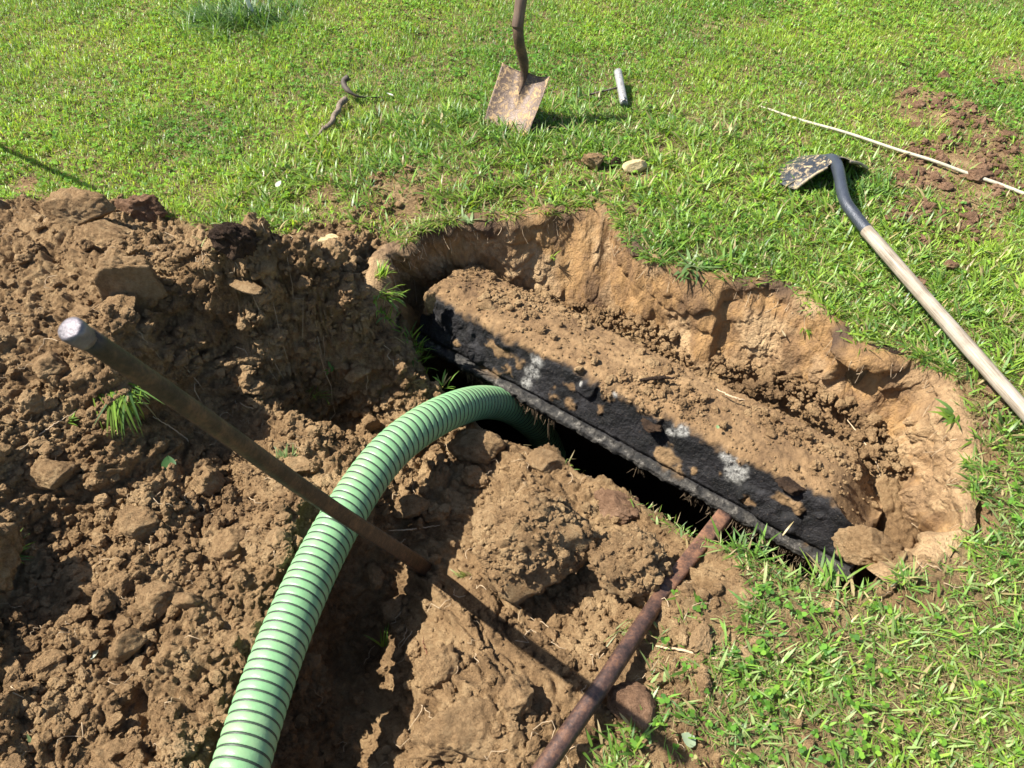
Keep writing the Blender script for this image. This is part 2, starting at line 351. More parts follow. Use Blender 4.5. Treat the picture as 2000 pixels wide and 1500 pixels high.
# open pit: behind the wall sheet the ground drops, then the floor behind the lid, then the mouth of the tank
floorz = -.315 + .045*sstep(.2, 1.0, XX) + .05*sstep(.95, 1.1, XX)*sstep(1.15, 1.3, YY) + soilh*.9
nearfar = poly_sd(np.array([at2(px, py) for px, py in [(640, 560), (760, 300), (1400, 300), (2200, 500), (2200, 1080), (1790, 1075), (1500, 950), (900, 620)]]), XX, YY)
drop = sstep(-.018, -.010, dPit)*(nearfar > 0)
ZZ = ZZ*(1-drop)+np.minimum(ZZ, floorz)*drop
rough_edge = .02*fbm(XX*14, YY*14, 61, 4)
mo = sstep(0.0, .05, dMouth+rough_edge)
ZZ = ZZ*(1-mo)+(-1.15)*mo
def H(x, y): return bil(ZZ, GX, GY, np.asarray(x, float), np.asarray(y, float))
def hit(px, py, z0=.45, lift=0.0):
    """where the line of sight through (px,py) meets the ground"""
    prev = at(px, py, z0)
    for z in np.arange(z0, -.6, -.004):
        p = at(px, py, z)
        if H(p[0], p[1]) >= z-lift: return p
    return at(px, py, 0)
# sheets: lawn ground, spoil heap, pit
ny, nx = XX.shape
idx = np.arange(nx*ny).reshape(ny, nx)
Q = np.stack([idx[:-1, :-1].ravel(), idx[:-1, 1:].ravel(), idx[1:, 1:].ravel(), idx[1:, :-1].ravel()], 1)
_k = (1-np.maximum(drop, mo))*_dispn/_gl
V = np.stack([(XX-_gx*_k).ravel(), (YY-_gy*_k).ravel(), ZZ.ravel()], 1)
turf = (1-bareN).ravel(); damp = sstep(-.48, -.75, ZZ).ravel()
fc = lambda A: A.ravel()[Q].mean(1)
bP = poly_sd(bareP, XX, YY)+fbm(XX*9, YY*9, 40, 3)*.10
is_pit = (fc(np.maximum(drop, mo)) > .5) | ((fc(dPit) > 0))
heapP = np.array([at2(*p) for p in [(-1500, 250, 0), (0, 380, 0), (340, 400, 0), (560, 440, 0), (720, 430, 0), (735, 560, 0), (720, 640, -.02), (690, 720, -.15), (560, 860, -.14), (300, 880, -.03), (-100, 930, 0), (-1500, 1000, 0)]])
is_bare = (fc(bP) > 0) & ~is_pit
is_heap = is_bare & (fc(poly_sd(heapP, XX, YY)+.05*fbm(XX*8, YY*8, 90, 3)) > 0)
def sub(name, mask, mat):
    q = Q[mask]; u, inv = np.unique(q.ravel(), return_inverse=True)
    return mesh_np(name, V[u], [inv.reshape(-1, 4)], mat, attrs={"turf": turf[u], "damp": damp[u]})
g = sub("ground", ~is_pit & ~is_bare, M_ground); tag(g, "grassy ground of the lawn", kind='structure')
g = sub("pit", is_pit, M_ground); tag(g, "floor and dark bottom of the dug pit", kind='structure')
g = sub("trench_soil", is_bare & ~is_heap, M_ground); tag(g, "churned bare soil around the trench in front of the pit", kind='structure')
g = sub("dirt_heap", is_heap, M_ground); tag(g, "heap of dug out brown soil along the lawn on the left", "dirt heap", kind='stuff')
# far ground as a frame of quads around the detailed sheet
xs = np.array([-300, gx0+.01, GX[-1]-.01, 300]); ys = np.array([-300, gy0+.01, GY[-1]-.01, 300])
fx, fy = np.meshgrid(xs, ys); fi = np.arange(16).reshape(4, 4)
qq = np.array([[fi[j, i], fi[j, i+1], fi[j+1, i+1], fi[j+1, i]] for j in range(3) for i in range(3) if not (i == 1 and j == 1)])
M_far = plain("distant lawn", (.07, .11, .025), .9, 0, .4, 12)
far = mesh_np("ground", np.stack([fx.ravel(), fy.ravel(), np.full(16, -.008)], 1), [qq], M_far); tag(far, "lawn stretching away beyond the dig", kind='structure')

# ------------------------------------------------------------------ cut wall of the pit
nr, nd = 900, 150
Rm = rim_jit(catmull(rimW, nr)); Bm = catmull(botW, nr)
Tn = np.gradient(Rm[:, :2], axis=0); Tn /= np.linalg.norm(Tn, axis=1)[:, None]
k = np.ones(41)/41; pad = lambda a: np.convolve(np.pad(a, 20, 'edge'), k, 'valid')
Tn = np.stack([pad(Tn[:, 0]), pad(Tn[:, 1])], 1); Tn /= np.linalg.norm(Tn, axis=1)[:, None]
inn = np.stack([Tn[:, 1], -Tn[:, 0]], 1)           # towards the pit
s = np.cumsum(np.r_[0, np.hypot(*np.diff(Rm[:, :2], axis=0).T)])
t = np.linspace(-.16, 1.12, nd)
S, T = np.meshgrid(s, t, indexing='ij')
tt = np.clip(T, 0, 1.12)
P = Rm[:, None, :]*(1-tt[..., None])+Bm[:, None, :]*tt[..., None]
lip = np.clip(-T, 0, 1)*.17
P[..., 0] -= inn[:, None, 0]*lip; P[..., 1] -= inn[:, None, 1]*lip
P[..., 2] += np.where(T < 0, .001-.05*np.clip(-T-.08, 0, 1), 0)
hz = T*.33
fade = sstep(-.05, .05, T)
bul = .085*fbm(S*3.0, hz*2.0, 501, 3)+.035*fbm(S*11, hz*6, 502, 3)+.012*fbm(S*38, hz*22, 503, 3)
# rounded buttresses left by the spade
bul += lumps(S+.05*fbm(S*9, hz*9, 531, 2), hz+.05*fbm(S*9, hz*9, 532, 2), .20, 533, .45, .95, .9)*.22+lumps(S+.03*fbm(S*19, hz*19, 534, 2), hz+.5, .085, 535, .35, .8, .7)*.26
bul += .010*np.abs(fbm(S*24+hz*20, hz*9, 536, 3))
crumb = sstep(.00, .12, fbm(S*7, hz*6, 505, 4)+.16*sstep(.7, 1.0, T))
lum = lumps(S, hz+.3, .035, 510, .25, .7, .6)*.5+lumps(S+.3, hz, .016, 520, .3, .7, .8)*.5
bul += crumb*lum+.004*fbm(S*90, hz*40, 506, 3)
s0_ = s[np.argmin(np.hypot(Rm[:, 0]-at2(1405, 545)[0], Rm[:, 1]-at2(1405, 545)[1]))]
bul += .055*sstep(s0_-.22, s0_-.02, S)*sstep(s0_+.03, s0_-.005, S)*sstep(0, .25, T)
s1_ = s[np.argmin(np.hypot(Rm[:, 0]-at2(1660, 660)[0], Rm[:, 1]-at2(1660, 660)[1]))]
bul += -.05*sstep(s1_-.02, s1_+.03, S)*sstep(s1_+.17, s1_+.10, S)*sstep(.12, .3, T)*sstep(.75, .5, T)
crumb = np.maximum(crumb, (sstep(.5, .3, S)+sstep(s1_+.12, s1_+.25, S))*sstep(.45, .05, T)); bul += sstep(.5, .3, S)*sstep(.45, .05, T)*lum*1.5
hum = sstep(.15, .03, T+.14*fbm(S*14, hz*10, 507, 3))*(.15+.85*sstep(.2, .45, S))*(1-.9*sstep(s1_-.02, s1_+.08, S))*(.25+.75*sstep(-.12, .10, fbm(S*6, S*0+4, 541, 3)))
bul += hum*(.006+.03*fbm(S*50, hz*50, 508, 3))
P[..., 0] += inn[:, None, 0]*bul*fade; P[..., 1] += inn[:, None, 1]*bul*fade; P[..., 2] += -.3*np.abs(bul)*fade+.01*fbm(S*20, T*3, 509, 2)*fade
ii = np.arange(nr*nd).reshape(nr, nd)
WQ = np.stack([ii[:-1, :-1].ravel(), ii[:-1, 1:].ravel(), ii[1:, 1:].ravel(), ii[1:, :-1].ravel()], 1)
wl = mesh_np("pit_wall", P.reshape(-1, 3), [WQ], M_wall, attrs={"crumb": crumb.ravel(), "humus": (hum*.85).ravel()})
tag(wl, "smooth orange clay wall of the dug pit under the grass edge", kind='structure')
WALLP = P

# ------------------------------------------------------------------ concrete lid with black tarred edge
def tar_mat():
    m, nt, b = newmat("tarred concrete under soil"); tc = N(nt, "ShaderNodeTexCoord"); co = tc.outputs["Object"]
    n1 = noise(nt, co, 14, 5, .65); n2 = noise(nt, co, 220, 3, .75); n3 = noise(nt, co, 45, 5, .7)
    tar = ramp(nt, n1.outputs[0], [(.40, (.003, .003, .003)), (.56, (.011, .010, .011)), (.74, (.036, .034, .035))]).outputs[0]
    sp = ramp(nt, n2.outputs[0], [(.60, (0, 0, 0)), (.70, (.8, .8, .8))]).outputs[0]
    tar = mixc(nt, sp, tar, (.085, .065, .045))
    s = soil_color(nt, co, DK, (.19, .115, .054), (.32, .205, .10))
    a = N(nt, "ShaderNodeAttribute", attribute_name="soil"); a2 = N(nt, "ShaderNodeAttribute", attribute_name="lime"); a3 = N(nt, "ShaderNodeAttribute", attribute_name="ledge")
    led = ramp(nt, n3.outputs[0], [(.42, (.012, .011, .010)), (.56, (.05, .045, .038)), (.74, (.22, .20, .17))]).outputs[0]
    c = mixc(nt, a3.outputs["Fac"], tar, led)
    lmn = ramp(nt, noise(nt, co, 75, 5, .8).outputs[0], [(.36, (0, 0, 0)), (.60, (1, 1, 1))]).outputs[0]
    lmf = mixc(nt, 1.0, lmn, a2.outputs["Color"], 'MULTIPLY'); c = mixc(nt, lmf, c, (.36, .345, .31))
    c = mixc(nt, a.outputs["Fac"], c, s)
    nt.links.new(c, b.inputs["Base Color"]); b.inputs["Roughness"].default_value = .6
    b.inputs["Specular IOR Level"].default_value = .3
    rr = mixc(nt, a.outputs["Fac"], (.62, .62, .62), (.95, .95, .95)); nt.links.new(rr, b.inputs["Roughness"])
    bumps(nt, b, [(n3.outputs[0], .01, .7), (n2.outputs[0], .004, .8)])
    return m
M_tar = tar_mat()
S0 = at(818, 648, -.27); S1 = at(1655, 1103, -.27); ax = S1-S0; LL = np.linalg.norm(ax); ax /= LL
pp = np.array([-ax[1], ax[0], 0]); 
if pp[1] < 0: pp = -pp
PROF = np.array([(.10, -.058), (-.004, -.052), (-.022, -.040), (-.022, -.022), (.010, -.015), (.003, .003), (.028, .060), (.050, .124), (.062, .136), (.11, .139), (.21, .122), (.30, .092), (.33, .03), (.34, -.10)])
nv, nw = 620, 190
seg = np.r_[0, np.cumsum(np.hypot(*np.diff(PROF, axis=0).T))]
wq = np.linspace(0, seg[-1], nw); pu = np.interp(wq, seg, PROF[:, 0]); pz = np.interp(wq, seg, PROF[:, 1])
v = np.linspace(0, LL, nv); VV, WW = np.meshgrid(v, wq, indexing='ij')
dpu = np.gradient(pu); dpz = np.gradient(pz); nl_ = np.hypot(dpu, dpz); nu_, nz_ = -dpz/nl_, dpu/nl_
W2 = WW-.042
soilb = .268+.02*fbm(VV*5, VV*0+3, 601, 3)+.035*fbm(VV*14, WW*14, 602, 3)+.03*fbm(VV*60, WW*60, 603, 4)   # distance along profile where soil cover begins
# soil cover reaches lower or higher along the edge as in the photo
vf = VV/LL
low = np.interp(vf, [0, .08, .16, .24, .34, .45, .55, .64, .72, .8, .88, .95, 1], [.02, .02, .01, .0, .01, .01, .0, .01, .0, .01, .02, .01, .0])
soilm = sstep(-.012, .016, W2-(soilb+low*.9-.01+.02))
soilm = np.maximum(soilm, .85*sstep(.13, .22, fbm(VV*18, WW*18, 605, 4))*sstep(.10, .16, W2))
ledge = sstep(.134, .122, W2)*sstep(.03, .06, W2)
disp = .007*fbm(VV*40, WW*40, 610, 4)+.006*sstep(.0, .12, fbm(VV*14, WW*14, 613, 4))*sstep(.45, .0, vf)*sstep(.13, .16, W2)+lumps(VV, WW, .009, 614, .3, .7, .5)*.35*(W2 > .13)
disp += ledge*(.010*fbm(VV*30, WW*30, 611, 3)+lumps(VV, WW, .018, 612, .3, .7, .7)*.3)
sl_ = lumps(VV+.01*fbm(VV*40, WW*40, 1, 2), WW, .045, 620, .2, .7, .45)*.45+lumps(VV+.4, WW, .02, 630, .3, .75, .65)*.5+lumps(VV, WW, .010, 640, .3, .75, .8)*.5
disp += soilm*(.002+.016*(fbm(VV*4, WW*16, 621, 4)+.10)*sstep(.25, .36, W2)+sl_*(.14+.75*sstep(.02, .16, fbm(VV*5, WW*8, 622, 2)))+.005*fbm(VV*60, WW*60, 623, 3))
lumpt = sstep(.17, .30, fbm(VV*9, WW*9, 615, 3))*(1-soilm)*sstep(.13, .16, W2)
disp += lumpt*.012
LP = S0+VV[..., None]*ax+(pu[None, :]+nu_[None, :]*disp)[..., None]*pp
LP[..., 2] = S0[2]+pz[None, :]+nz_[None, :]*disp
endw = .02*fbm(WW[0]*20, WW[0]*0, 650, 3)
_e = sstep(.16, 0, LL-VV)*soilm; LP[..., 2] -= .12*_e**1.6; LP += (sstep(.10, 0, LL-VV)*(.07*fbm(WW*9, VV*0+5, 651, 4)+.02))[..., None]*ax
LP += (sstep(.06, 0, VV)*1)[..., None]*ax*endw[None, :, None]
# lime patches
def near_pt(A, px, py):
    q = A.reshape(-1, 3); Zc = q[:, 1]*CP+(CAM_H-q[:, 2])*SP; dc = -q[:, 1]*SP+(CAM_H-q[:, 2])*CP
    d = np.hypot(q[:, 0]/Zc*FPX+1000-px, dc/Zc*FPX+750-py); return q[np.argmin(d)]
lime = np.zeros(VV.shape)
for px, py, r in [(1048, 705, .022), (1040, 725, .024), (1030, 748, .018), (1202, 770, .010), (1330, 838, .022), (1310, 845, .012), (1420, 885, .022), (1440, 905, .026), (1438, 925, .026), (1425, 945, .02), (1418, 962, .012), (1345, 828, .010), (1135, 748, .008)]:
    c = near_pt(LP, px, py); d = np.linalg.norm(LP-c, axis=-1)
    lime = np.maximum(lime, sstep(r*1.9, r*.3, d))
lime = sstep(.12, .75, lime*.9+1.3*fbm(VV*30, WW*40, 660, 5))*sstep(0, .4, lime)
li = np.arange(nv*nw).reshape(nv, nw)
LQ = np.stack([li[:-1, :-1].ravel(), li[1:, :-1].ravel(), li[1:, 1:].ravel(), li[:-1, 1:].ravel()], 1)
LPf = LP.reshape(-1, 3)
lidroot = empty("concrete_lid", tuple(S0))
tag(lidroot, "long concrete tank lid with black tarred edge and soil on top, raised in the pit", "tank lid")
# end caps as fans
c0 = LPf[li[0]].mean(0); c1 = LPf[li[-1]].mean(0); n0 = len(LPf)
Vl = np.vstack([LPf, c0, c1])-S0
tri = [[n0, li[0, j], li[0, j+1]] for j in range(nw-1)]+[[n0+1, li[-1, j+1], li[-1, j]] for j in range(nw-1)]
app = lambda a, val: np.r_[a.ravel(), val, val]
mesh_np("slab", Vl, [LQ, np.array(tri)], M_tar, lidroot, attrs={"soil": app(soilm, .2), "lime": app(lime*(1-.4*soilm), 0), "ledge": app(ledge, 0)})
# line of old root fringe hanging from the ledge
def tube_np(paths, rads, sides=5):
    Vs = []; Fs = []; o = 0
    for Pth, r in zip(paths, rads):
        Pth = np.asarray(Pth, float); n = len(Pth); r = np.broadcast_to(r, (n,))
        T_ = np.gradient(Pth, axis=0); T_ /= np.linalg.norm(T_, axis=1)[:, None]+1e-9
        up = np.array([0, 0, 1.]) if abs(T_[0, 2]) < .9 else np.array([1., 0, 0])
        A = np.cross(T_, up); A /= np.linalg.norm(A, axis=1)[:, None]+1e-9; B = np.cross(T_, A)
        th = np.linspace(0, 2*np.pi, sides, endpoint=False)
        ring = Pth[:, None]+r[:, None, None]*(np.cos(th)[None, :, None]*A[:, None]+np.sin(th)[None, :, None]*B[:, None])
        Vs.append(ring.reshape(-1, 3)); i = np.arange(n*sides).reshape(n, sides)+o; j = np.roll(i, -1, 1)
        Fs.append(np.stack([i[:-1].ravel(), j[:-1].ravel(), j[1:].ravel(), i[1:].ravel()], 1)); o += n*sides
    return np.vstack(Vs), np.vstack(Fs)
M_fringe = plain("root fringe", (.15, .105, .06), .9, 0, .6, 60)
paths = []; rads = []
for i in range(1100):
    vv = RNG.uniform(.12, .97)*LL
    if vnoise(np.array(vv*9), np.array(0.), 5) < .35: continue
    p = S0+ax*vv+pp*RNG.uniform(-.02, .01)+np.array([0, 0, RNG.uniform(-.058, -.045)])
    L = RNG.uniform(.01, .045)*(1+1.4*(RNG.random() < .10)); dx = RNG.normal(0, .25, 2)
    pts = [p+np.array([dx[0]*L*q*q, dx[1]*L*q*q, -L*q])+np.r_[RNG.normal(0, .002, 2), 0]*q for q in (0, .33, .66, 1)]
    paths.append(pts); rads.append(np.array([.0016, .0012, .0009, .0003])*RNG.uniform(.5, 1.3))
fv, ff = tube_np(paths, rads, 4)
fo = mesh_np("root_fringe", fv-S0, [ff], M_fringe, lidroot, smooth=True); tag(fo, kind='stuff')

# ------------------------------------------------------------------ clods
def ico(sub):
    bm = bmesh.new(); bmesh.ops.create_icosphere(bm, subdivisions=sub, radius=1)
    v = np.array([q.co[:] for q in bm.verts]); f = np.array([[q.index for q in fa.verts] for fa in bm.faces]); bm.free(); return v, f
ICO = {k: ico(k) for k in (2, 3, 4, 5)}
def n3(p, seed, octv=3):
    return (fbm(p[:, 0]+p[:, 2]*.7, p[:, 1]-p[:, 2]*.6, seed, octv)+fbm(p[:, 1]+3.1, p[:, 2]+p[:, 0]*.5, seed+9, octv)+fbm(p[:, 2]-2.3, p[:, 0]-p[:, 1]*.4, seed+19, octv))/1.7
def clod(seed, sub=3, planes=14, rough=.10, soft=0):
    rng = np.random.default_rng(seed); v, f = ICO[sub]
    n = rng.normal(size=(planes, 3)); n /= np.linalg.norm(n, axis=1)[:, None]; d = rng.uniform(.62, 1.0, planes)
    dot = v@n.T; r = np.min(np.where(dot > .05, d/np.maximum(dot, .05), 9), axis=1); r = np.minimum(r, 1.15)
    r = r*(1-soft)+soft
    p = v*r[:, None]
    r2 = 1+rough*(n3(p*2.1+seed, seed, 3)*1.6+n3(p*6+seed, seed+5, 3)*.9)
    return p*r2[:, None], f
def rotm(rng):
    a, b, c = rng.uniform(0, 6.283, 3); return np.array(Matrix.Rotation(a, 3, 'X')@Matrix.Rotation(b, 3, 'Y')@Matrix.Rotation(c, 3, 'Z'))
TPL = [clod(900+i, 2, 7, .30) for i in range(20)]; TPL3 = [clod(950+i, 3, 9, .42) for i in range(20)]
def scatter(name, pts, sizes, mat, label, cat, flat=.7, sink=.25):
    Vs = []; Fs = []; o = 0
    for p, r in zip(pts, sizes):
        tv, tf = (TPL3 if r > .008 else TPL)[RNG.integers(20)]
        q = (tv@rotm(RNG).T)*r*np.array([1, 1, 1])*RNG.uniform([.7, .7, .55], [1.25, 1.25, 1.0])
        a = RNG.uniform(0, 6.28); ca, sa = math.cos(a), math.sin(a)
        q = q@np.array([[ca, sa, 0], [-sa, ca, 0], [0, 0, 1]])
        Vs.append(q+p+np.array([0, 0, r*(flat-sink)])); Fs.append(tf+o); o += len(tv)
    ob = mesh_np(name, np.vstack(Vs), [np.vstack(Fs)], mat, smooth=False); tag(ob, label, cat, kind='stuff'); return ob
# crumbs over the bare ground
n = 90000; cx = RNG.uniform(-2.3, 1.5, n); cy = RNG.uniform(.25, 2.6, n); _m = RNG.random(n) < .16; cx = np.where(_m, RNG.uniform(.9, 2.2, n), cx); cy = np.where(_m, RNG.uniform(1.7, 3.2, n), cy)
bm_ = barren(cx, cy); dm = poly_sd(mouthP, cx, cy); dp = poly_sd(pitP, cx, cy)
dens = .35+.65*sstep(-.05, .12, fbm(cx*3, cy*3, 701, 3))
keep = (RNG.random(n) < bm_*dens*.42) & (dm < -.01) & (bm_ > .3)
inpit = dp > -.03
def mk(mask, name, label):
    x, y = cx[mask], cy[mask]; r = .0030*(1+RNG.pareto(2.0, len(x))); r = np.clip(r, .0025, .019)
    z = H(x, y); pts = np.stack([x, y, z], 1)
    slope = np.abs(H(x+.01, y)-H(x-.01, y))+np.abs(H(x, y+.01)-H(x, y-.01)); ok = slope < .05
    return pts[ok], r[ok]
red = (cx > .55) & (poly_sd(bare2P, cx, cy) < 0)
a, b = mk((RNG.random(n) < bm_*.55*sstep(-.1, .12, fbm(cx*9, cy*9, 733, 2))) & (bm_ > .25) & red & (dp < -.02) & (cy > 1.1), "", ""); scatter("red_crumbs", a, np.clip(b*1.3, 0, .018), M_red, "reddish soil crumbs scattered over the lawn at the right", "soil")
_dn = .3+.7*sstep(-.06, .12, fbm(UX*3, UY*3, 701, 3))
_wt = (bareN > .4)*bareN*_gl*_dn*(dMouth < -.012)*(dPit < -.02)*np.outer(np.gradient(GY), np.gradient(GX))*(XX > -2.2)*(YY > .2)*(poly_sd(bare2P, XX, YY) > -.45)*(XX < .9)*(.45+.55*(YY < 1.9))
_bl = [at2(1412, 1010, -.1), at2(1290, 1165, -.01), at2(1185, 1325, .02), at2(1062, 1500, .03)]
for _a, _b in zip(_bl[:-1], _bl[1:]):
    _t = np.clip(((XX-_a[0])*(_b-_a)[0]+(YY-_a[1])*(_b-_a)[1])/((_b-_a)@(_b-_a)), 0, 1); _wt = _wt*(np.hypot(XX-_a[0]-_t*(_b-_a)[0], YY-_a[1]-_t*(_b-_a)[1]) > .034)
_wt = (_wt/_wt.sum()).ravel(); _ci = RNG.choice(len(_wt), 27000, p=_wt)
a = V[_ci]+np.r_[0, 0, -.001]; b = np.clip(.0024*(1+RNG.pareto(1.9, len(_ci))), .0022, .015); scatter("soil_crumbs", a, b, M_soil, "loose crumbs of brown soil strewn over the bare ground", "soil")
TPL4 = [clod(980+i, 4, 8, .34) for i in range(14)]; _keep = TPL3; TPL3 = TPL4*2
_ci = RNG.choice(len(_wt), 400, p=_wt); scatter("soil_chunks", V[_ci], np.clip(.011*(1+RNG.pareto(2.6, 400)), .010, .034), M_clay, "fist sized and smaller chunks of tan clay among the loose soil", "soil")
_ci = RNG.choice(len(_wt), 120, p=_wt); scatter("soil_chunks", V[_ci], np.clip(.010*(1+RNG.pareto(2.6, 120)), .009, .028), M_ochre, "pale dry chunks of clay among the loose soil", "soil")
TPL3 = _keep
# crumbs banked on the pit floor against the wall and on the lid
rr = RNG.random(1500); jj = RNG.integers(110, nr-150, 1500); lo = RNG.random(1500)**1.6*.8
pts = WALLP[jj, 118]+np.stack([inn[jj, 0]*lo*.14, inn[jj, 1]*lo*.14, .015+.03*(1-lo)*RNG.random(1500)], 1)
scatter("soil_crumbs", pts, np.clip(.0032*(1+RNG.pareto(1.9, 1500)), .0025, .017), M_soil, "crumbly soil banked between the clay wall and the back of the lid", "soil")
iv = RNG.integers(8, nv-8, 9000); iw = RNG.integers(74, nw-20, 9000); kp = (soilm[iv, iw] > .5) & (RNG.random(9000) < .12+.6*sstep(.0, .15, fbm(VV*5, WW*8, 622, 2))[iv, iw])
pts = LP[iv[kp], iw[kp]]; scatter("soil_crumbs", pts[:5200], np.clip(.0022*(1+RNG.pareto(2.2, len(pts[:5200]))), .002, .014), M_clay, "fine tan soil crumbs lying on top of the raised lid", "soil")

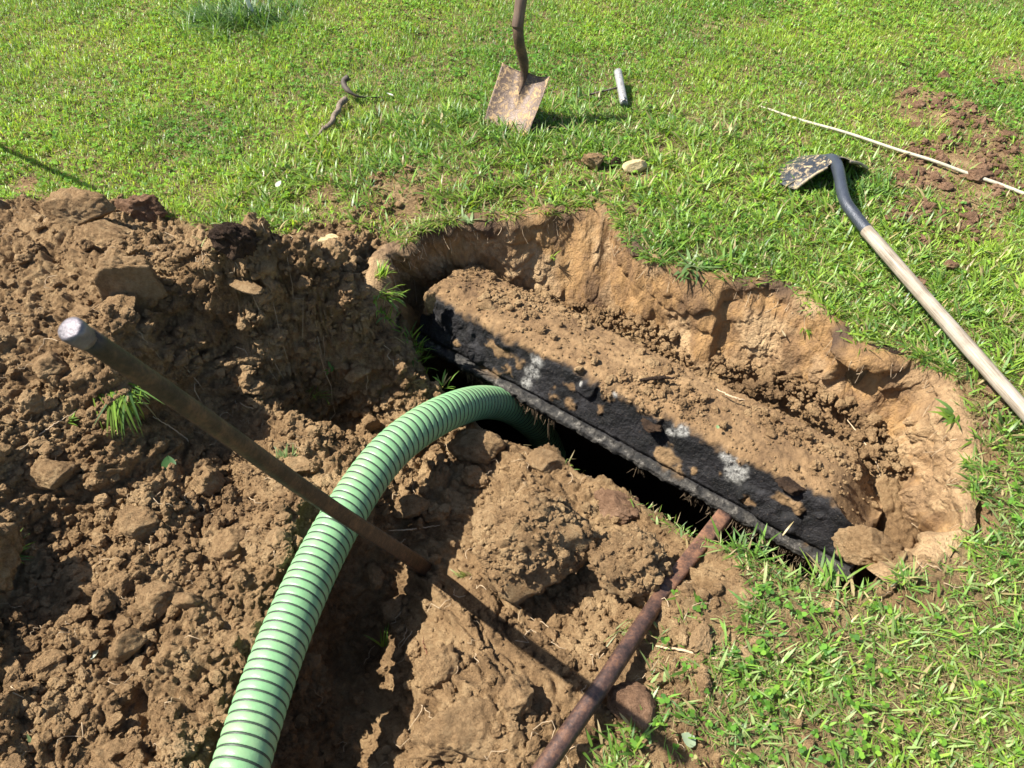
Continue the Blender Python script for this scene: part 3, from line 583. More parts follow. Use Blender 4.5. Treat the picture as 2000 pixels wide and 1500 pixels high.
GRP = "clods of dug soil around the hole"
CL = [ # px,py of the centre, half sizes x,y,z (m), z-rotation deg, roughness, material, label, name, sink, planes, z override
 (1703, 1072, .070, .045, .042, -20, .10, M_ochre, "ochre clay clod perched on the near right corner of the black lid", "dirt_clod", 0, 10, -.10),
 (253, 552, .088, .040, .085, 14, .035, M_ochre, "flat faced upright slab of clay standing on the dirt heap", "clay_slab", .25, 6, None),
 (140, 415, .105, .07, .06, 10, .09, M_clay, "large smooth topped clod at the grass edge of the dirt heap, far left", "dirt_clod", .35, 12, None),
 (272, 412, .075, .06, .055, -10, .16, M_red, "cracked reddish lump just behind the large smooth clod by the grass", "dirt_clod", .3, 14, None),
 (200, 470, .11, .06, .05, -15, .14, M_soil, "wide crumbly clod in front of the smooth clod on the dirt heap", "dirt_clod", .45, 14, None),
 (462, 462, .055, .045, .045, 0, .32, M_root_soil, "dark root matted sod clod on the crest of the heap by the grass", "sod_clod", .25, 16, None),
 (642, 467, .038, .022, .014, -8, .05, M_stone, "pale flat stone lying on the heap beside the lawn", "flat_stone", .3, 10, None),
 (478, 556, .058, .022, .014, -28, .06, M_ochre, "long flat tan stone sloping down above the shaded bank", "flat_stone", .3, 10, None),
 (1030, 1055, .155, .125, .125, 20, .12, M_soil, "largest round sod clod, between the hose and the lid", "sod_clod", .16, 22, -.055),
 (1238, 1105, .080, .068, .060, -20, .20, M_soil, "second largest sod clod, against the rusty flat bar", "sod_clod", .12, 18, -.035),
 (797, 985, .050, .032, .030, 10, .12, M_clay, "angular clod right of the green hose, above the leaning bar tip", "dirt_clod", .3, 12, None),
 (850, 1005, .032, .022, .018, 20, .12, M_clay, "small flat clod touching the angular one by the hose", "dirt_clod", .3, 10, None),
 (403, 938, .042, .036, .036, 0, .14, M_clay, "upright clod below the leaning bar at the foot of the shaded bank", "dirt_clod", .3, 12, None),
 (723, 826, .028, .024, .028, 0, .10, M_clay, "small round brown ball of clay left of the hose bend", "dirt_clod", .2, 12, None),
 (1062, 905, .060, .036, .034, -12, .08, M_ochre, "smooth tan clod at the lip of the dark gap, right of the hose", "dirt_clod", .35, 12, None),
 (930, 875, .085, .05, .055, -5, .10, M_clay, "broad shaded clay block below the hose bend", "dirt_clod", .3, 12, None),
 (1205, 985, .065, .040, .022, -25, .10, M_red, "flat reddish clod beside the dark gap under the lid", "dirt_clod", .4, 12, None),
 (700, 730, .038, .026, .024, 30, .08, M_clay, "grey brown clod at the foot of the bank below the pit corner", "dirt_clod", .3, 12, None),
 (905, 1430, .100, .070, .045, 10, .12, M_clay, "broad pale clod at the bottom edge between hose and round bar", "dirt_clod", .45, 14, None),
 (855, 1300, .050, .042, .038, 40, .14, M_clay, "cracked clod beside the shadow of the hose", "dirt_clod", .35, 12, None),
 (770, 1185, .038, .030, .026, 40, .10, M_clay, "rounded clod in the shade right of the hose", "dirt_clod", .3, 12, None),
 (1010, 1360, .045, .035, .035, 40, .14, M_clay, "jagged clod beside the deep crack near the round bar", "dirt_clod", .3, 12, None),
 (1235, 1385, .042, .055, .038, 15, .10, M_red, "reddish clod on the grass side of the round bar", "dirt_clod", .3, 12, None),
 (310, 1175, .050, .040, .034, 0, .13, M_clay, "wide cracked clod in the middle of the loose soil on the left", "dirt_clod", .35, 12, None),
 (365, 1175, .028, .024, .024, 0, .10, M_clay, "small rounded clod right of the wide cracked clod", "dirt_clod", .3, 12, None),
 (250, 1260, .036, .026, .030, 50, .10, M_clay, "tilted clod below the wide cracked clod in the loose soil", "dirt_clod", .3, 10, None),
 (270, 1020, .050, .040, .036, 0, .14, M_clay, "lit clod in the loose soil left of the upright one", "dirt_clod", .35, 12, None),
 (100, 925, .060, .045, .034, 0, .12, M_soil, "low wide clod below the grass tuft on the left", "dirt_clod", .35, 14, None),
 (460, 1060, .055, .032, .034, 30, .10, M_clay, "elongated clod lying left of the green hose", "dirt_clod", .35, 12, None),
 (100, 720, .050, .040, .035, 0, .12, M_clay, "clod on the sunny side of the heap just below the steel bar end", "dirt_clod", .35, 12, None),
 (1160, 315, .042, .034, .034, 0, .16, M_ochre, "split tan clump in the grass behind the pit", "dirt_clod", .0, 12, None),
 (1203, 320, .024, .020, .022, 0, .28, M_root_soil, "small dark clump between the split clump and the pale stone", "dirt_clod", .2, 12, None),
 (1240, 326, .042, .026, .024, 10, .04, M_stone, "pale yellow stone in the grass behind the pit", "flat_stone", .0, 9, None),
 (1905, 345, .055, .035, .028, -20, .18, M_red, "crumbly reddish clod lying across the thin pale rod", "dirt_clod", .25, 14, None),
 (1745, 432, .034, .026, .018, -15, .12, M_red, "flaky reddish clod right of the shovel socket", "dirt_clod", .3, 10, None),
 (1895, 425, .034, .028, .018, 15, .10, M_red, "flat reddish clod in the grass below the thin pale rod", "dirt_clod", .3, 10, None),
 (1840, 152, .030, .024, .026, 0, .14, M_red, "upright reddish clod at the back of the scattered dirt, upper right", "dirt_clod", .3, 12, None),
 (1795, 205, .030, .024, .018, 0, .16, M_red, "reddish clod at the front left of the scattered dirt, upper right", "dirt_clod", .3, 12, None),
 (1790, 245, .040, .022, .016, -15, .12, M_red, "flat reddish clod below the scattered dirt pile, upper right", "dirt_clod", .3, 12, None),
 (1945, 160, .045, .020, .018, -25, .14, M_red, "long reddish clod nearest the right edge among the scattered dirt", "dirt_clod", .3, 12, None),
 (1970, 265, .034, .026, .018, 0, .14, M_red, "reddish clod at the right edge above the thin pale rod", "dirt_clod", .3, 12, None),
 (1425, 318, .014, .012, .012, 0, .14, M_red, "little lone clod in the grass left of the lying shovel", "dirt_clod", .2, 12, None),
 (948, 600, .036, .028, .024, 0, .12, M_clay, "angular clod at the back left of the raised lid", "dirt_clod", 0, 12, -.13),
 (1135, 610, .034, .024, .020, 0, .14, M_clay, "clod at the foot of the clay wall behind the lid", "dirt_clod", .3, 12, None),
 (1185, 655, .040, .022, .018, -15, .12, M_clay, "long low clod behind the raised lid", "dirt_clod", .3, 12, None),
 (1545, 950, .042, .022, .014, -30, .18, M_root_soil, "dark wet clump near the right end of the lid", "dirt_clod", 0, 14, -.14),
 (1275, 828, .034, .032, .013, 0, .30, M_root_soil, "black wet lump stuck on the tarred edge of the lid", "dirt_clod", 0, 14, -.17),
 (1728, 700, .070, .035, .030, -20, .25, M_root_soil, "dark sod chunk hanging over the right side of the pit", "sod_clod", .3, 14, -.03),
 (-60, 1085, .10, .10, .11, 0, .2, M_soil, "tall sod chunk at the far left edge of the loose soil", "sod_clod", .2, 14, None),
]
for i, (px, py, a, b, c, rz, ro, mt, lab, nm, sink, pl, zo) in enumerate(CL):
    v, f = clod(3000+i*7, 5 if max(a, b) > .04 else 4, pl, ro*1.6)
    if nm == "clay_slab":
        v0, f = ICO[5]; nrm = np.array([[1, .1, .15], [-1, .1, .1], [.05, -1, .22], [0, 1, .1], [.2, 0, 1], [-.15, .1, -1], [-.75, 0, .75], [.5, -.2, -.8]], float); nrm /= np.linalg.norm(nrm, axis=1)[:, None]
        dt = v0@nrm.T; v = v0*np.min(np.where(dt > .05, np.array([.8, .78, .72, .8, .8, .8, .98, 1.0])/np.maximum(dt, .05), 9), axis=1)[:, None]
    nn = v/np.linalg.norm(v, axis=1)[:, None]; v = v+nn*(ro*.55*np.abs(n3(v*9+i, 60+i, 3))+ro*.35*n3(v*22+i, 61+i, 2))[:, None]
    if max(a, b) > .06 or nm == "sod_clod":                    # crumbly surface on the big ones
        nn = v/np.linalg.norm(v, axis=1)[:, None]
        th = np.arctan2(nn[:, 1], nn[:, 0]); ph = nn[:, 2]
        sc = max(a, b)
        v = v+nn*((lumps(v[:, 0]+v[:, 2]*.4, v[:, 1]+v[:, 2]*.4, .011/sc, 70+i, .3, .75, .75)+lumps(v[:, 0]+2+v[:, 2]*.4, v[:, 1]-v[:, 2]*.5, .026/sc, 80+i, .3, .75, .6)*1.0)*.75)[:, None]
    v = v*np.array([a, b, c])
    if zo is None: p = hit(px, py, lift=c*.5); z = H(p[0], p[1])+c*(1-2*sink)*.8
    else: p = at(px, py, zo); z = zo
    if zo is None: q = at(px, py, z); p = q
    cr, sr = math.cos(R(rz)), math.sin(R(rz))
    ob = mesh_np(nm, v, [f], mt, smooth=True, loc=(p[0], p[1], z)); ob.rotation_euler = (0, 0, R(rz))
    tag(ob, lab, "stone" if nm == "flat_stone" else ("sod clod" if nm == "sod_clod" else "clod"), GRP if nm != "flat_stone" else None)
for nm_, k_ in (("dirt", 8), ("dirt", 9)):
    ob = [o for o in COL.objects if o.get("label") == CL[k_][8]][0]; vv_ = np.array([v.co[:] for v in ob.data.vertices]); vv_ = vv_[vv_[:, 2] > 0]
    cr, sr = math.cos(ob.rotation_euler.z), math.sin(ob.rotation_euler.z); vv_ = vv_[RNG.integers(0, len(vv_), 700 if k_ == 8 else 350)]
    vv_ = np.stack([vv_[:, 0]*cr-vv_[:, 1]*sr, vv_[:, 0]*sr+vv_[:, 1]*cr, vv_[:, 2]], 1)+np.array(ob.location)
    scatter("soil_crumbs", vv_, np.clip(.0028*(1+RNG.pareto(1.9, len(vv_))), .0022, .013), M_soil, "crumbs stuck on the "+("largest" if k_ == 8 else "second largest")+" sod clod", "soil", .2)
# clay spike standing on the left end of the lid
v, f = clod(4100, 4, 12, .35); p = at(842, 598, -.13)
v = v*np.array([.019, .016, .055])*(1-.45*np.clip(v[:, 2:3], 0, 1)); ob = mesh_np("clay_spike", v, [f], M_clay, loc=tuple(p+np.array([0, 0, .035])))
tag(ob, "narrow spike of clay standing up at the left end of the lid", "clay spike")

# ------------------------------------------------------------------ grass
def blades(x, y, z, L, W, tilt, curv, phi, col, K=3, fold=.0):
    n = len(x); ts = np.linspace(0, 1, K+1)
    d = np.stack([np.cos(phi), np.sin(phi)], 1); sd_ = np.stack([-np.sin(phi), np.cos(phi)], 1)
    Vb = np.zeros((n, 2*K+1, 3), np.float32); hx = np.zeros(n); hz = np.zeros(n)
    for k in range(K+1):
        if k > 0:
            an = tilt+curv*(ts[k]-.5/K); hx = hx+np.sin(an)*L/K; hz = hz+np.cos(an)*L/K
        wk = W*.5*(1-ts[k]**2.2)*(.75+.5*min(1, ts[k]*3))
        cx_, cy_, cz_ = x+d[:, 0]*hx, y+d[:, 1]*hx, z+hz
        if k < K:
            tw = fold
            Vb[:, 2*k, 0] = cx_-sd_[:, 0]*wk; Vb[:, 2*k, 1] = cy_-sd_[:, 1]*wk; Vb[:, 2*k, 2] = cz_+tw*wk
            Vb[:, 2*k+1, 0] = cx_+sd_[:, 0]*wk; Vb[:, 2*k+1, 1] = cy_+sd_[:, 1]*wk; Vb[:, 2*k+1, 2] = cz_-tw*wk
        else: Vb[:, 2*K, 0] = cx_; Vb[:, 2*K, 1] = cy_; Vb[:, 2*K, 2] = cz_
    o = (np.arange(n)*(2*K+1))[:, None]
    qs = np.concatenate([o+np.array([[2*k, 2*k+1, 2*k+3, 2*k+2]]) for k in range(K-1)]); tr = o+np.array([[2*K-2, 2*K-1, 2*K]])
    return Vb.reshape(-1, 3), qs, tr, np.repeat(col, 2*K+1, axis=0)
def join(parts):
    o = 0; Vs = []; Qs = []; Ts = []; Cs = []
    for v, q, t_, c in parts:
        Vs.append(v); Qs.append(q+o); Ts.append(t_+o); Cs.append(c); o += len(v)
    return np.vstack(Vs), [np.vstack(Qs), np.vstack(Ts)], np.vstack(Cs)
YG = np.array([.250, .365, .045]); MG = np.array([.120, .230, .036]); BGc = np.array([.080, .170, .060]); DRY = np.array([.34, .27, .13]); PALE = np.array([.27, .35, .13])
def palette(n, x, y, wY=.4, wD=.05):
    t = np.clip(.5+1.6*fbm(x*2.5, y*2.5, 801, 3)+RNG.normal(0, .25, n), 0, 1)[:, None]
    c = MG*(1-t)+YG*t
    r = RNG.random(n)[:, None]; c = np.where(r < .18, BGc*.6+c*.4, c); c = np.where(r > 1-wD, DRY, c)
    return c*RNG.uniform(.6, 1.35, (n, 1))
def lawn_pts(x0, x1, y0, y1, dens, seed_mask=.0):
    n = int((x1-x0)*(y1-y0)*dens); x = RNG.uniform(x0, x1, n); y = RNG.uniform(y0, y1, n)
    vis = (np.abs(x) < .80*np.hypot(y, 1.6)*.95+.5)
    b = barren(x, y); bp = poly_sd(pitP, x, y)
    thin = 1-.38*sstep(.0, .14, fbm(x*8, y*8, 845, 4)+.02)*((x > .2)&(y < 2.0)|(y < 2.9)&(x > -.9)&(x < 1.2))
    ok = vis & (RNG.random(n) > b*1.02) & (bp < .0) & (RNG.random(n) < thin)
    return x[ok], y[ok]
rimz = lambda x, y: base(x, y)+.002
parts = []
# short fine lawn grass, far side
x, y = lawn_pts(-3.4, 3.4, 1.7, 4.9, 19000); n = len(x)
dist = np.hypot(x, y)
cl = sstep(-.15, .2, fbm(x*11, y*11, 811, 3))
left = sstep(.9, -.2, x); fcol = palette(n, x, y, wD=.05)*np.array([1.28, 1.22, 1.15])
L = RNG.uniform(.014, .031, n)*(.7+.7*cl)*(1+.15*left); W = RNG.uniform(.0020, .0038, n)*(1.0+.25*(1-left))
tl = np.abs(RNG.normal(.55, .35, n)); 
parts.append(blades(x, y, rimz(x, y)+lawnh.mean(), L, W, tl, RNG.uniform(.1, 1.1, n), RNG.uniform(0, 6.28, n), fcol, 2, .25))
# broad crab grass, right side and near
x, y = lawn_pts(.15, 2.6, .2, 3.0, 6300); n = len(x); kk = RNG.random(n) < np.where(y < 2.0, 1, .35); x = x[kk]; y = y[kk]; n = len(x)
L = RNG.uniform(.016, .052, n)*RNG.choice([.8, 1, 1.25], n); W = RNG.uniform(.0022, .0062, n); tl = RNG.uniform(.5, 1.5, n)
c = palette(n, x, y, wD=.14); m = RNG.random(n)[:, None] < .35; c = np.where(m, PALE*.8+c*.2, c)*1.15
parts.append(blades(x, y, rimz(x, y), L, W, tl, RNG.uniform(-.1, .8, n), RNG.uniform(0, 6.28, n), c, 3, .3))
# fine short stuff beneath on the near right
x, y = lawn_pts(.15, 2.4, .15, 2.2, 27000); n = len(x)
parts.append(blades(x, y, rimz(x, y)-.002, RNG.uniform(.010, .028, n), RNG.uniform(.0012, .0026, n), RNG.uniform(.1, 1.4, n), RNG.uniform(0, 1, n), RNG.uniform(0, 6.28, n), palette(n, x, y, wD=.18)*1.12, 2, .25))
# dry thatch lying flat between the blades
x, y = lawn_pts(-1.0, 2.4, .15, 3.0, 9000); kk = fbm(x*5, y*5, 871, 3)+RNG.normal(0, .1, len(x)) > -.08; x = x[kk]; y = y[kk]; n = len(x)
parts.append(blades(x, y, rimz(x, y)+.001, RNG.uniform(.014, .04, n), RNG.uniform(.0008, .0020, n), RNG.uniform(1.2, 1.55, n), RNG.uniform(-.3, .2, n), RNG.uniform(0, 6.28, n), DRY*RNG.uniform(.5, 1.2, (n, 1)), 2, .1))
# longer tufts along the far rim and sparse patches
def tufts(cs, per, Lr, Wr, dry, spread=.012, K=3):
    X = []; 
    for (tx, ty) in cs:
        m = RNG.integers(per//2, per+1); X.append(np.stack([tx+RNG.normal(0, spread, m), ty+RNG.normal(0, spread, m), np.full(m, tx), np.full(m, ty)], 1))
    X = np.vstack(X); n = len(X); ph = np.arctan2(X[:, 1]-X[:, 3], X[:, 0]-X[:, 2])+RNG.normal(0, .5, n)
    return blades(X[:, 0], X[:, 1], rimz(X[:, 0], X[:, 1]), RNG.uniform(*Lr, n), RNG.uniform(*Wr, n), RNG.uniform(.3, 1.2, n), RNG.uniform(.2, 1.1, n), ph, palette(n, X[:, 0], X[:, 1], wD=dry), K, .3)
tx, ty = lawn_pts(-1.0, 1.6, 1.2, 3.1, 520); kd = poly_sd(pitP, tx, ty); kd = (kd > -.75); parts.append(tufts(list(zip(tx[kd], ty[kd])), 12, (.03, .075), (.003, .0075), .15))
# overhanging fringe right on the rim
ri = RNG.integers(24, 158, 520); jx = rimS[ri, 0]; jy = rimS[ri, 1]; di = Vector
ctr = np.array([.5, 1.5]); dv = ctr-np.stack([jx, jy], 1); dv /= np.linalg.norm(dv, axis=1)[:, None]
off = RNG.uniform(-.004, .035, 520)[:, None]; q = np.stack([jx, jy], 1)-dv*off; m = (vnoise(jx*14, jy*14, 66) > .3+.35*(jx > .95)); q = q[m]; dv = dv[m]
rep = 12; qx = np.repeat(q, rep, 0)+RNG.normal(0, .009, (len(q)*rep, 2)); ph = np.arctan2(np.repeat(dv[:, 1], rep), np.repeat(dv[:, 0], rep))+RNG.normal(0, 1.7, len(qx)); n = len(qx)
parts.append(blades(qx[:, 0], qx[:, 1], np.maximum(rimz(qx[:, 0], qx[:, 1]), -.006), RNG.uniform(.012, .06, n), RNG.uniform(.002, .005, n), RNG.uniform(.6, 1.4, n), RNG.uniform(.2, 1.1, n), ph, palette(n, qx[:, 0], qx[:, 1], wD=.3), 3, .3))
# dark green clump around the marker stake
tcx, tcy = at2(470, 45); cs = [(tcx+RNG.normal(0, .15), tcy+RNG.normal(0, .09)) for _ in range(80)]
pb = tufts(cs, 16, (.06, .17), (.0025, .005), .04); pb = (pb[0], pb[1], pb[2], pb[3]*.45+np.array([.05, .12, .04])*.55); parts.append(pb)
# shovel foot tufts
for (px, py, nn_) in [(930, 235, 16), (960, 262, 14), (985, 275, 14), (1015, 288, 14), (1035, 292, 8), (800, 240, 16), (870, 250, 12), (1100, 290, 10), (1180, 300, 8)]:
    tcx, tcy = at2(px, py); cs = [(tcx+RNG.normal(0, .05), tcy+RNG.normal(0, .03)) for _ in range(nn_)]; parts.append(tufts(cs, 12, (.04, .075), (.003, .005), .1))
Vg, Fg, Cg = join(parts)
gr = mesh_np("grass", Vg, Fg, M_leaf, smooth=True, attrs={"col": Cg}); tag(gr, "bright green lawn grass around the pit", "grass", kind='stuff')
print("grass verts", len(Vg))
# clover and small round leaves
x, y = lawn_pts(-3.2, 3.2, .3, 4.6, 1700); kk = RNG.random(len(x)) < sstep(-.1, .15, fbm(x*2, y*2, 821, 3))*.7+.15; x = x[kk]; y = y[kk]; n = len(x)
th = np.linspace(0, 2*np.pi, 9, endpoint=False)
_z0 = RNG.uniform(.006, .020, n); _R = RNG.uniform(.003, .0065, n); _a = RNG.uniform(0, 6.28, n)
x = np.concatenate([x+_R*.95*np.cos(_a+k*2.094) for k in range(3)]); y = np.concatenate([y+_R*.95*np.sin(_a+k*2.094) for k in range(3)]); n0_ = n; n = 3*n
r = np.tile(_R, 3)*RNG.uniform(.85, 1.1, n); el = RNG.uniform(.8, 1.3, n); ph = RNG.uniform(0, 6.28, n)
kk_ = np.array([1, 1, 1, 1, .9, .9, 1, 1, 1])*np.where(np.arange(9) == 0, .62, 1); u = np.cos(th)[None, :]*(r[:, None]*kk_)*el[:, None]; v_ = np.sin(th)[None, :]*r[:, None]*kk_
nx_ = RNG.normal(0, .35, n)[:, None]; ny_ = RNG.normal(0, .35, n)[:, None]
X = x[:, None]+u*np.cos(ph)[:, None]-v_*np.sin(ph)[:, None]; Y = y[:, None]+u*np.sin(ph)[:, None]+v_*np.cos(ph)[:, None]
Zc = rimz(x, y)[:, None]+np.tile(_z0, 3)[:, None]+u*nx_+v_*ny_
cv = np.stack([X, Y, Zc], -1).reshape(-1, 3); cf = (np.arange(n)*9)[:, None]+np.arange(9)[None, :]
cc = np.repeat(palette(n, x, y, wD=.02)*np.array([.85, 1.0, .9]), 9, axis=0)
M_clover = leaf_mat("clover leaves"); M_clover.node_tree.nodes["Principled BSDF"].inputs["Specular IOR Level"].default_value = .12; M_clover.node_tree.nodes["Principled BSDF"].inputs["Roughness"].default_value = .7
cv_ = mesh_np("clover", cv, [cf], M_clover, smooth=False, attrs={"col": cc}); tag(cv_, "small clover and weed leaves scattered through the lawn", "clover", kind='stuff')

# single plants growing in or hanging over the dirt
def plant(name, px, py, nb, Lr, Wr, label, spread=.012, up=(.1, 1.2), dirn=None, colr=None, z=None, dry=.1, cat="grass tuft"):
    p = hit(px, py) if z is None else at(px, py, z)
    x = RNG.normal(0, spread, nb); y = RNG.normal(0, spread*.6, nb); ph = RNG.uniform(0, 6.28, nb) if dirn is None else RNG.normal(R(dirn), .6, nb)
    c = palette(nb, x+p[0], y+p[1], wD=dry)
    if colr is not None: c = c*.3+np.array(colr)*.7*RNG.uniform(.8, 1.2, (nb, 1))
    v, q, t_, c = blades(x, y, np.full(nb, -.004), RNG.uniform(*Lr, nb), RNG.uniform(*Wr, nb), RNG.uniform(*up, nb), RNG.uniform(.1, 1.0, nb), ph, c, 4, .3)
    o = mesh_np(name, v, [q, t_], M_leaf, attrs={"col": c}, loc=tuple(p)); tag(o, label, cat); return o
plant("grass_tuft", 750, 575, 46, (.035, .085), (.004, .008), "grass tuft hanging over the left corner of the pit", .020, (.6, 1.5), -40, z=.0)
plant("grass_tuft", 742, 540, 24, (.03, .07), (.004, .007), "grass sprout standing on the left lip of the pit", .010, (.1, .9), 40, z=.005)
plant("grass_tuft", 222, 760, 80, (.05, .13), (.003, .006), "uprooted grass tuft hanging down the heap under the leaning bar", .026, (1.5, 2.6), -70)
plant("grass_tuft", 255, 760, 30, (.03, .06), (.002, .005), "dark grass tuft right under the leaning bar on the heap", .025, (1.0, 1.8), -30)
plant("weed_sprout", 130, 822, 9, (.03, .05), (.004, .008), "small leafy sprout left of the uprooted tuft", .006, (.5, 1.3), 0, cat="weed")
plant("grass_tuft", 562, 900, 22, (.03, .06), (.002, .005), "pale grass tuft at the foot of the bank left of the hose", .014, (.2, 1.0), 80, (.15, .2, .09))
plant("weed_sprout", 648, 722, 10, (.02, .035), (.005, .009), "bright leafy sprout on the shaded bank", .006, (.2, 1.2), cat="weed")
plant("grass_tuft", 610, 770, 20, (.03, .055), (.0015, .003), "thin dark grass on the shaded bank below the sprout", .02, (.4, 1.3), 0)
plant("grass_tuft", 752, 1262, 7, (.04, .07), (.003, .005), "dark grass blades in the shade right of the hose", .006, (.0, .5), 90)
plant("grass_tuft", 905, 1125, 16, (.015, .035), (.002, .004), "pale grass tuft on the left flank of the largest sod clod", .008, (.4, 1.3), 180, (.25, .26, .1))
plant("grass_tuft", 10, 1090, 14, (.05, .09), (.005, .008), "grass blades at the left edge of the photo on the sod chunk", .005, (.6, 1.4), 10)
plant("grass_tuft", 430, 470, 22, (.02, .05), (.001, .003), "dry grass wisps beside the dark root matted clod", .02, (.5, 1.4), 150, (.28, .26, .12))
plant("plantain_weed", 1350, 520, 26, (.05, .095), (.006, .013), "broad leaved weed spreading over the far edge of the pit", .014, (.7, 1.5), z=.0, colr=(.16, .24, .10), cat="weed")
plant("plantain_weed", 1430, 515, 24, (.05, .09), (.006, .012), "broad leaved weed right of the other one on the far edge", .012, (.5, 1.4), z=.0, cat="weed")
plant("plantain_weed", 910, 430, 12, (.03, .06), (.006, .011), "flat leaved weed at the far left edge of the pit", .012, (.8, 1.5), z=.0, colr=(.20, .26, .14), cat="weed")
plant("grass_tuft", 1455, 1070, 60, (.03, .06), (.003, .006), "grass tuft at the near edge of the gap beside the flat bar", .035, (.3, 1.3), z=-.005)
plant("grass_tuft", 1620, 1140, 30, (.04, .08), (.003, .007), "grass blades leaning over the dark gap under the lid corner", .03, (.8, 1.4), 90, z=0)
plant("grass_tuft", 1220, 1455, 34, (.03, .06), (.003, .006), "grass tuft right of the round bar at the bottom edge", .03, (.3, 1.3), z=.0)
plant("grass_tuft", 1215, 1240, 20, (.03, .06), (.001, .003), "thin grass wisps on the soil left of the rusty bar", .02, (.5, 1.4), 0, (.2, .2, .07), cat="grass tuft")
plant("weed_sprout", 1575, 640, 8, (.025, .045), (.005, .009), "small weed hanging on the right clay wall of the pit", .006, (.8, 2.2), -90, z=-.06, cat="weed")
plant("weed_sprout", 1078, 500, 7, (.02, .04), (.003, .006), "tiny green sprig on the far clay wall", .004, (.3, 1.5), -60, z=-.12, cat="weed")
plant("plantain_weed", 1870, 810, 14, (.04, .08), (.006, .012), "broad leaf weed leaning over the right side of the pit", .012, (.8, 1.5), 200, z=0, cat="weed")

# ------------------------------------------------------------------ swept shapes for tools
def sweep(name, P, rad, mat, parent=None, sides=20, caps=True, org=(0, 0, 0), sq=None, attrs=None, jit=0):
    """tube along P with radius rad (scalar/array); sq: 0 round..1 square per ring, flat: optional"""
    P = np.asarray(P, float); n = len(P); rad = np.broadcast_to(np.asarray(rad, float), (n,)); sqv = np.zeros(n) if sq is None else np.broadcast_to(sq, (n,))
    T_ = np.gradient(P, axis=0); T_ /= np.linalg.norm(T_, axis=1)[:, None]
    A = np.cross(T_, np.array([0, 0, 1.])); l = np.linalg.norm(A, axis=1)
    if l.min() < .05: A = np.cross(T_, np.array([1., 0, 0])); l = np.linalg.norm(A, axis=1)
    A /= l[:, None]; B = np.cross(A, T_)
    th = np.linspace(0, 2*np.pi, sides, endpoint=False)+np.pi/sides
    c, s_ = np.cos(th), np.sin(th); f = 1/np.maximum(np.abs(c), np.abs(s_))
    rr = rad[:, None]*(1+(np.minimum(f, 1.33)*.92-1)[None, :]*sqv[:, None])
    if jit: rr = rr*(1+jit*RNG.normal(size=rr.shape))
    ring = P[:, None]+rr[..., None]*(c[None, :, None]*A[:, None]+s_[None, :, None]*B[:, None])
    Vv = ring.reshape(-1, 3); i = np.arange(n*sides).reshape(n, sides); j = np.roll(i, -1, 1)
    F = [np.stack([i[:-1].ravel(), i[1:].ravel(), j[1:].ravel(), j[:-1].ravel()], 1)]
    if caps:
        Vv = np.vstack([Vv, P[0], P[-1]]); a, b = n*sides, n*sides+1
        F.append(np.vstack([np.stack([np.full(sides, a), i[0], j[0]], 1), np.stack([np.full(sides, b), j[-1], i[-1]], 1)]))
    o = mesh_np(name, Vv-np.array(org), F, mat, parent); return o
def line(a, b, n): return np.asarray(a)[None]*(1-np.linspace(0, 1, n)[:, None])+np.asarray(b)[None]*np.linspace(0, 1, n)[:, None]

# green suction hose ------------------------------------------------
hc = [at_depth(395, 1760, 1.28), at_depth(432, 1620, 1.38), at_depth(470, 1500, 1.45), at_depth(497, 1410, 1.52), at_depth(553, 1250, 1.65), at_depth(620, 1100, 1.80), at_depth(684, 985, 1.93), at_depth(752, 890, 2.04), at_depth(818, 835, 2.14), at_depth(885, 800, 2.28),
      at_depth(945, 785, 2.46), at_depth(995, 795, 2.62), at_depth(1035, 822, 2.76), at_depth(1060, 850, 2.9), at_depth(1080, 890, 3.0)]
hp = catmull(hc, 3000); ds = np.r_[0, np.cumsum(np.linalg.norm(np.diff(hp, axis=0), axis=1))]
ns = int(ds[-1]/.0018); sv = np.linspace(0, ds[-1], ns); hp = np.stack([np.interp(sv, ds, hp[:, k]) for k in range(3)], 1)
k = np.ones(61)/61
for _ in range(2): hp = np.stack([np.convolve(np.pad(hp[:, q], 30, 'edge' if False else 'reflect', reflect_type='odd'), k, 'valid') for q in range(3)], 1)
T_ = np.gradient(hp, axis=0); T_ /= np.linalg.norm(T_, axis=1)[:, None]
A = np.cross(T_, np.array([0, 0, 1.])); A /= np.linalg.norm(A, axis=1)[:, None]; B = np.cross(A, T_)
HS = 56; th = np.linspace(0, 2*np.pi, HS, endpoint=False); PIT = .0215; RH = .0545
ph = (sv[:, None]/PIT-th[None, :]/(2*np.pi)) % 1.0
dcen = np.abs(ph-.5)*2            # 0 mid bulge .. 1 groove
rad = RH-.0032*dcen**4-.0008*dcen**2
ring = hp[:, None]+rad[..., None]*(np.cos(th)[None, :, None]*A[:, None]+np.sin(th)[None, :, None]*B[:, None])
i = np.arange(ns*HS).reshape(ns, HS); j = np.roll(i, -1, 1)
HQ = np.stack([i[:-1].ravel(), i[1:].ravel(), j[1:].ravel(), j[:-1].ravel()], 1)
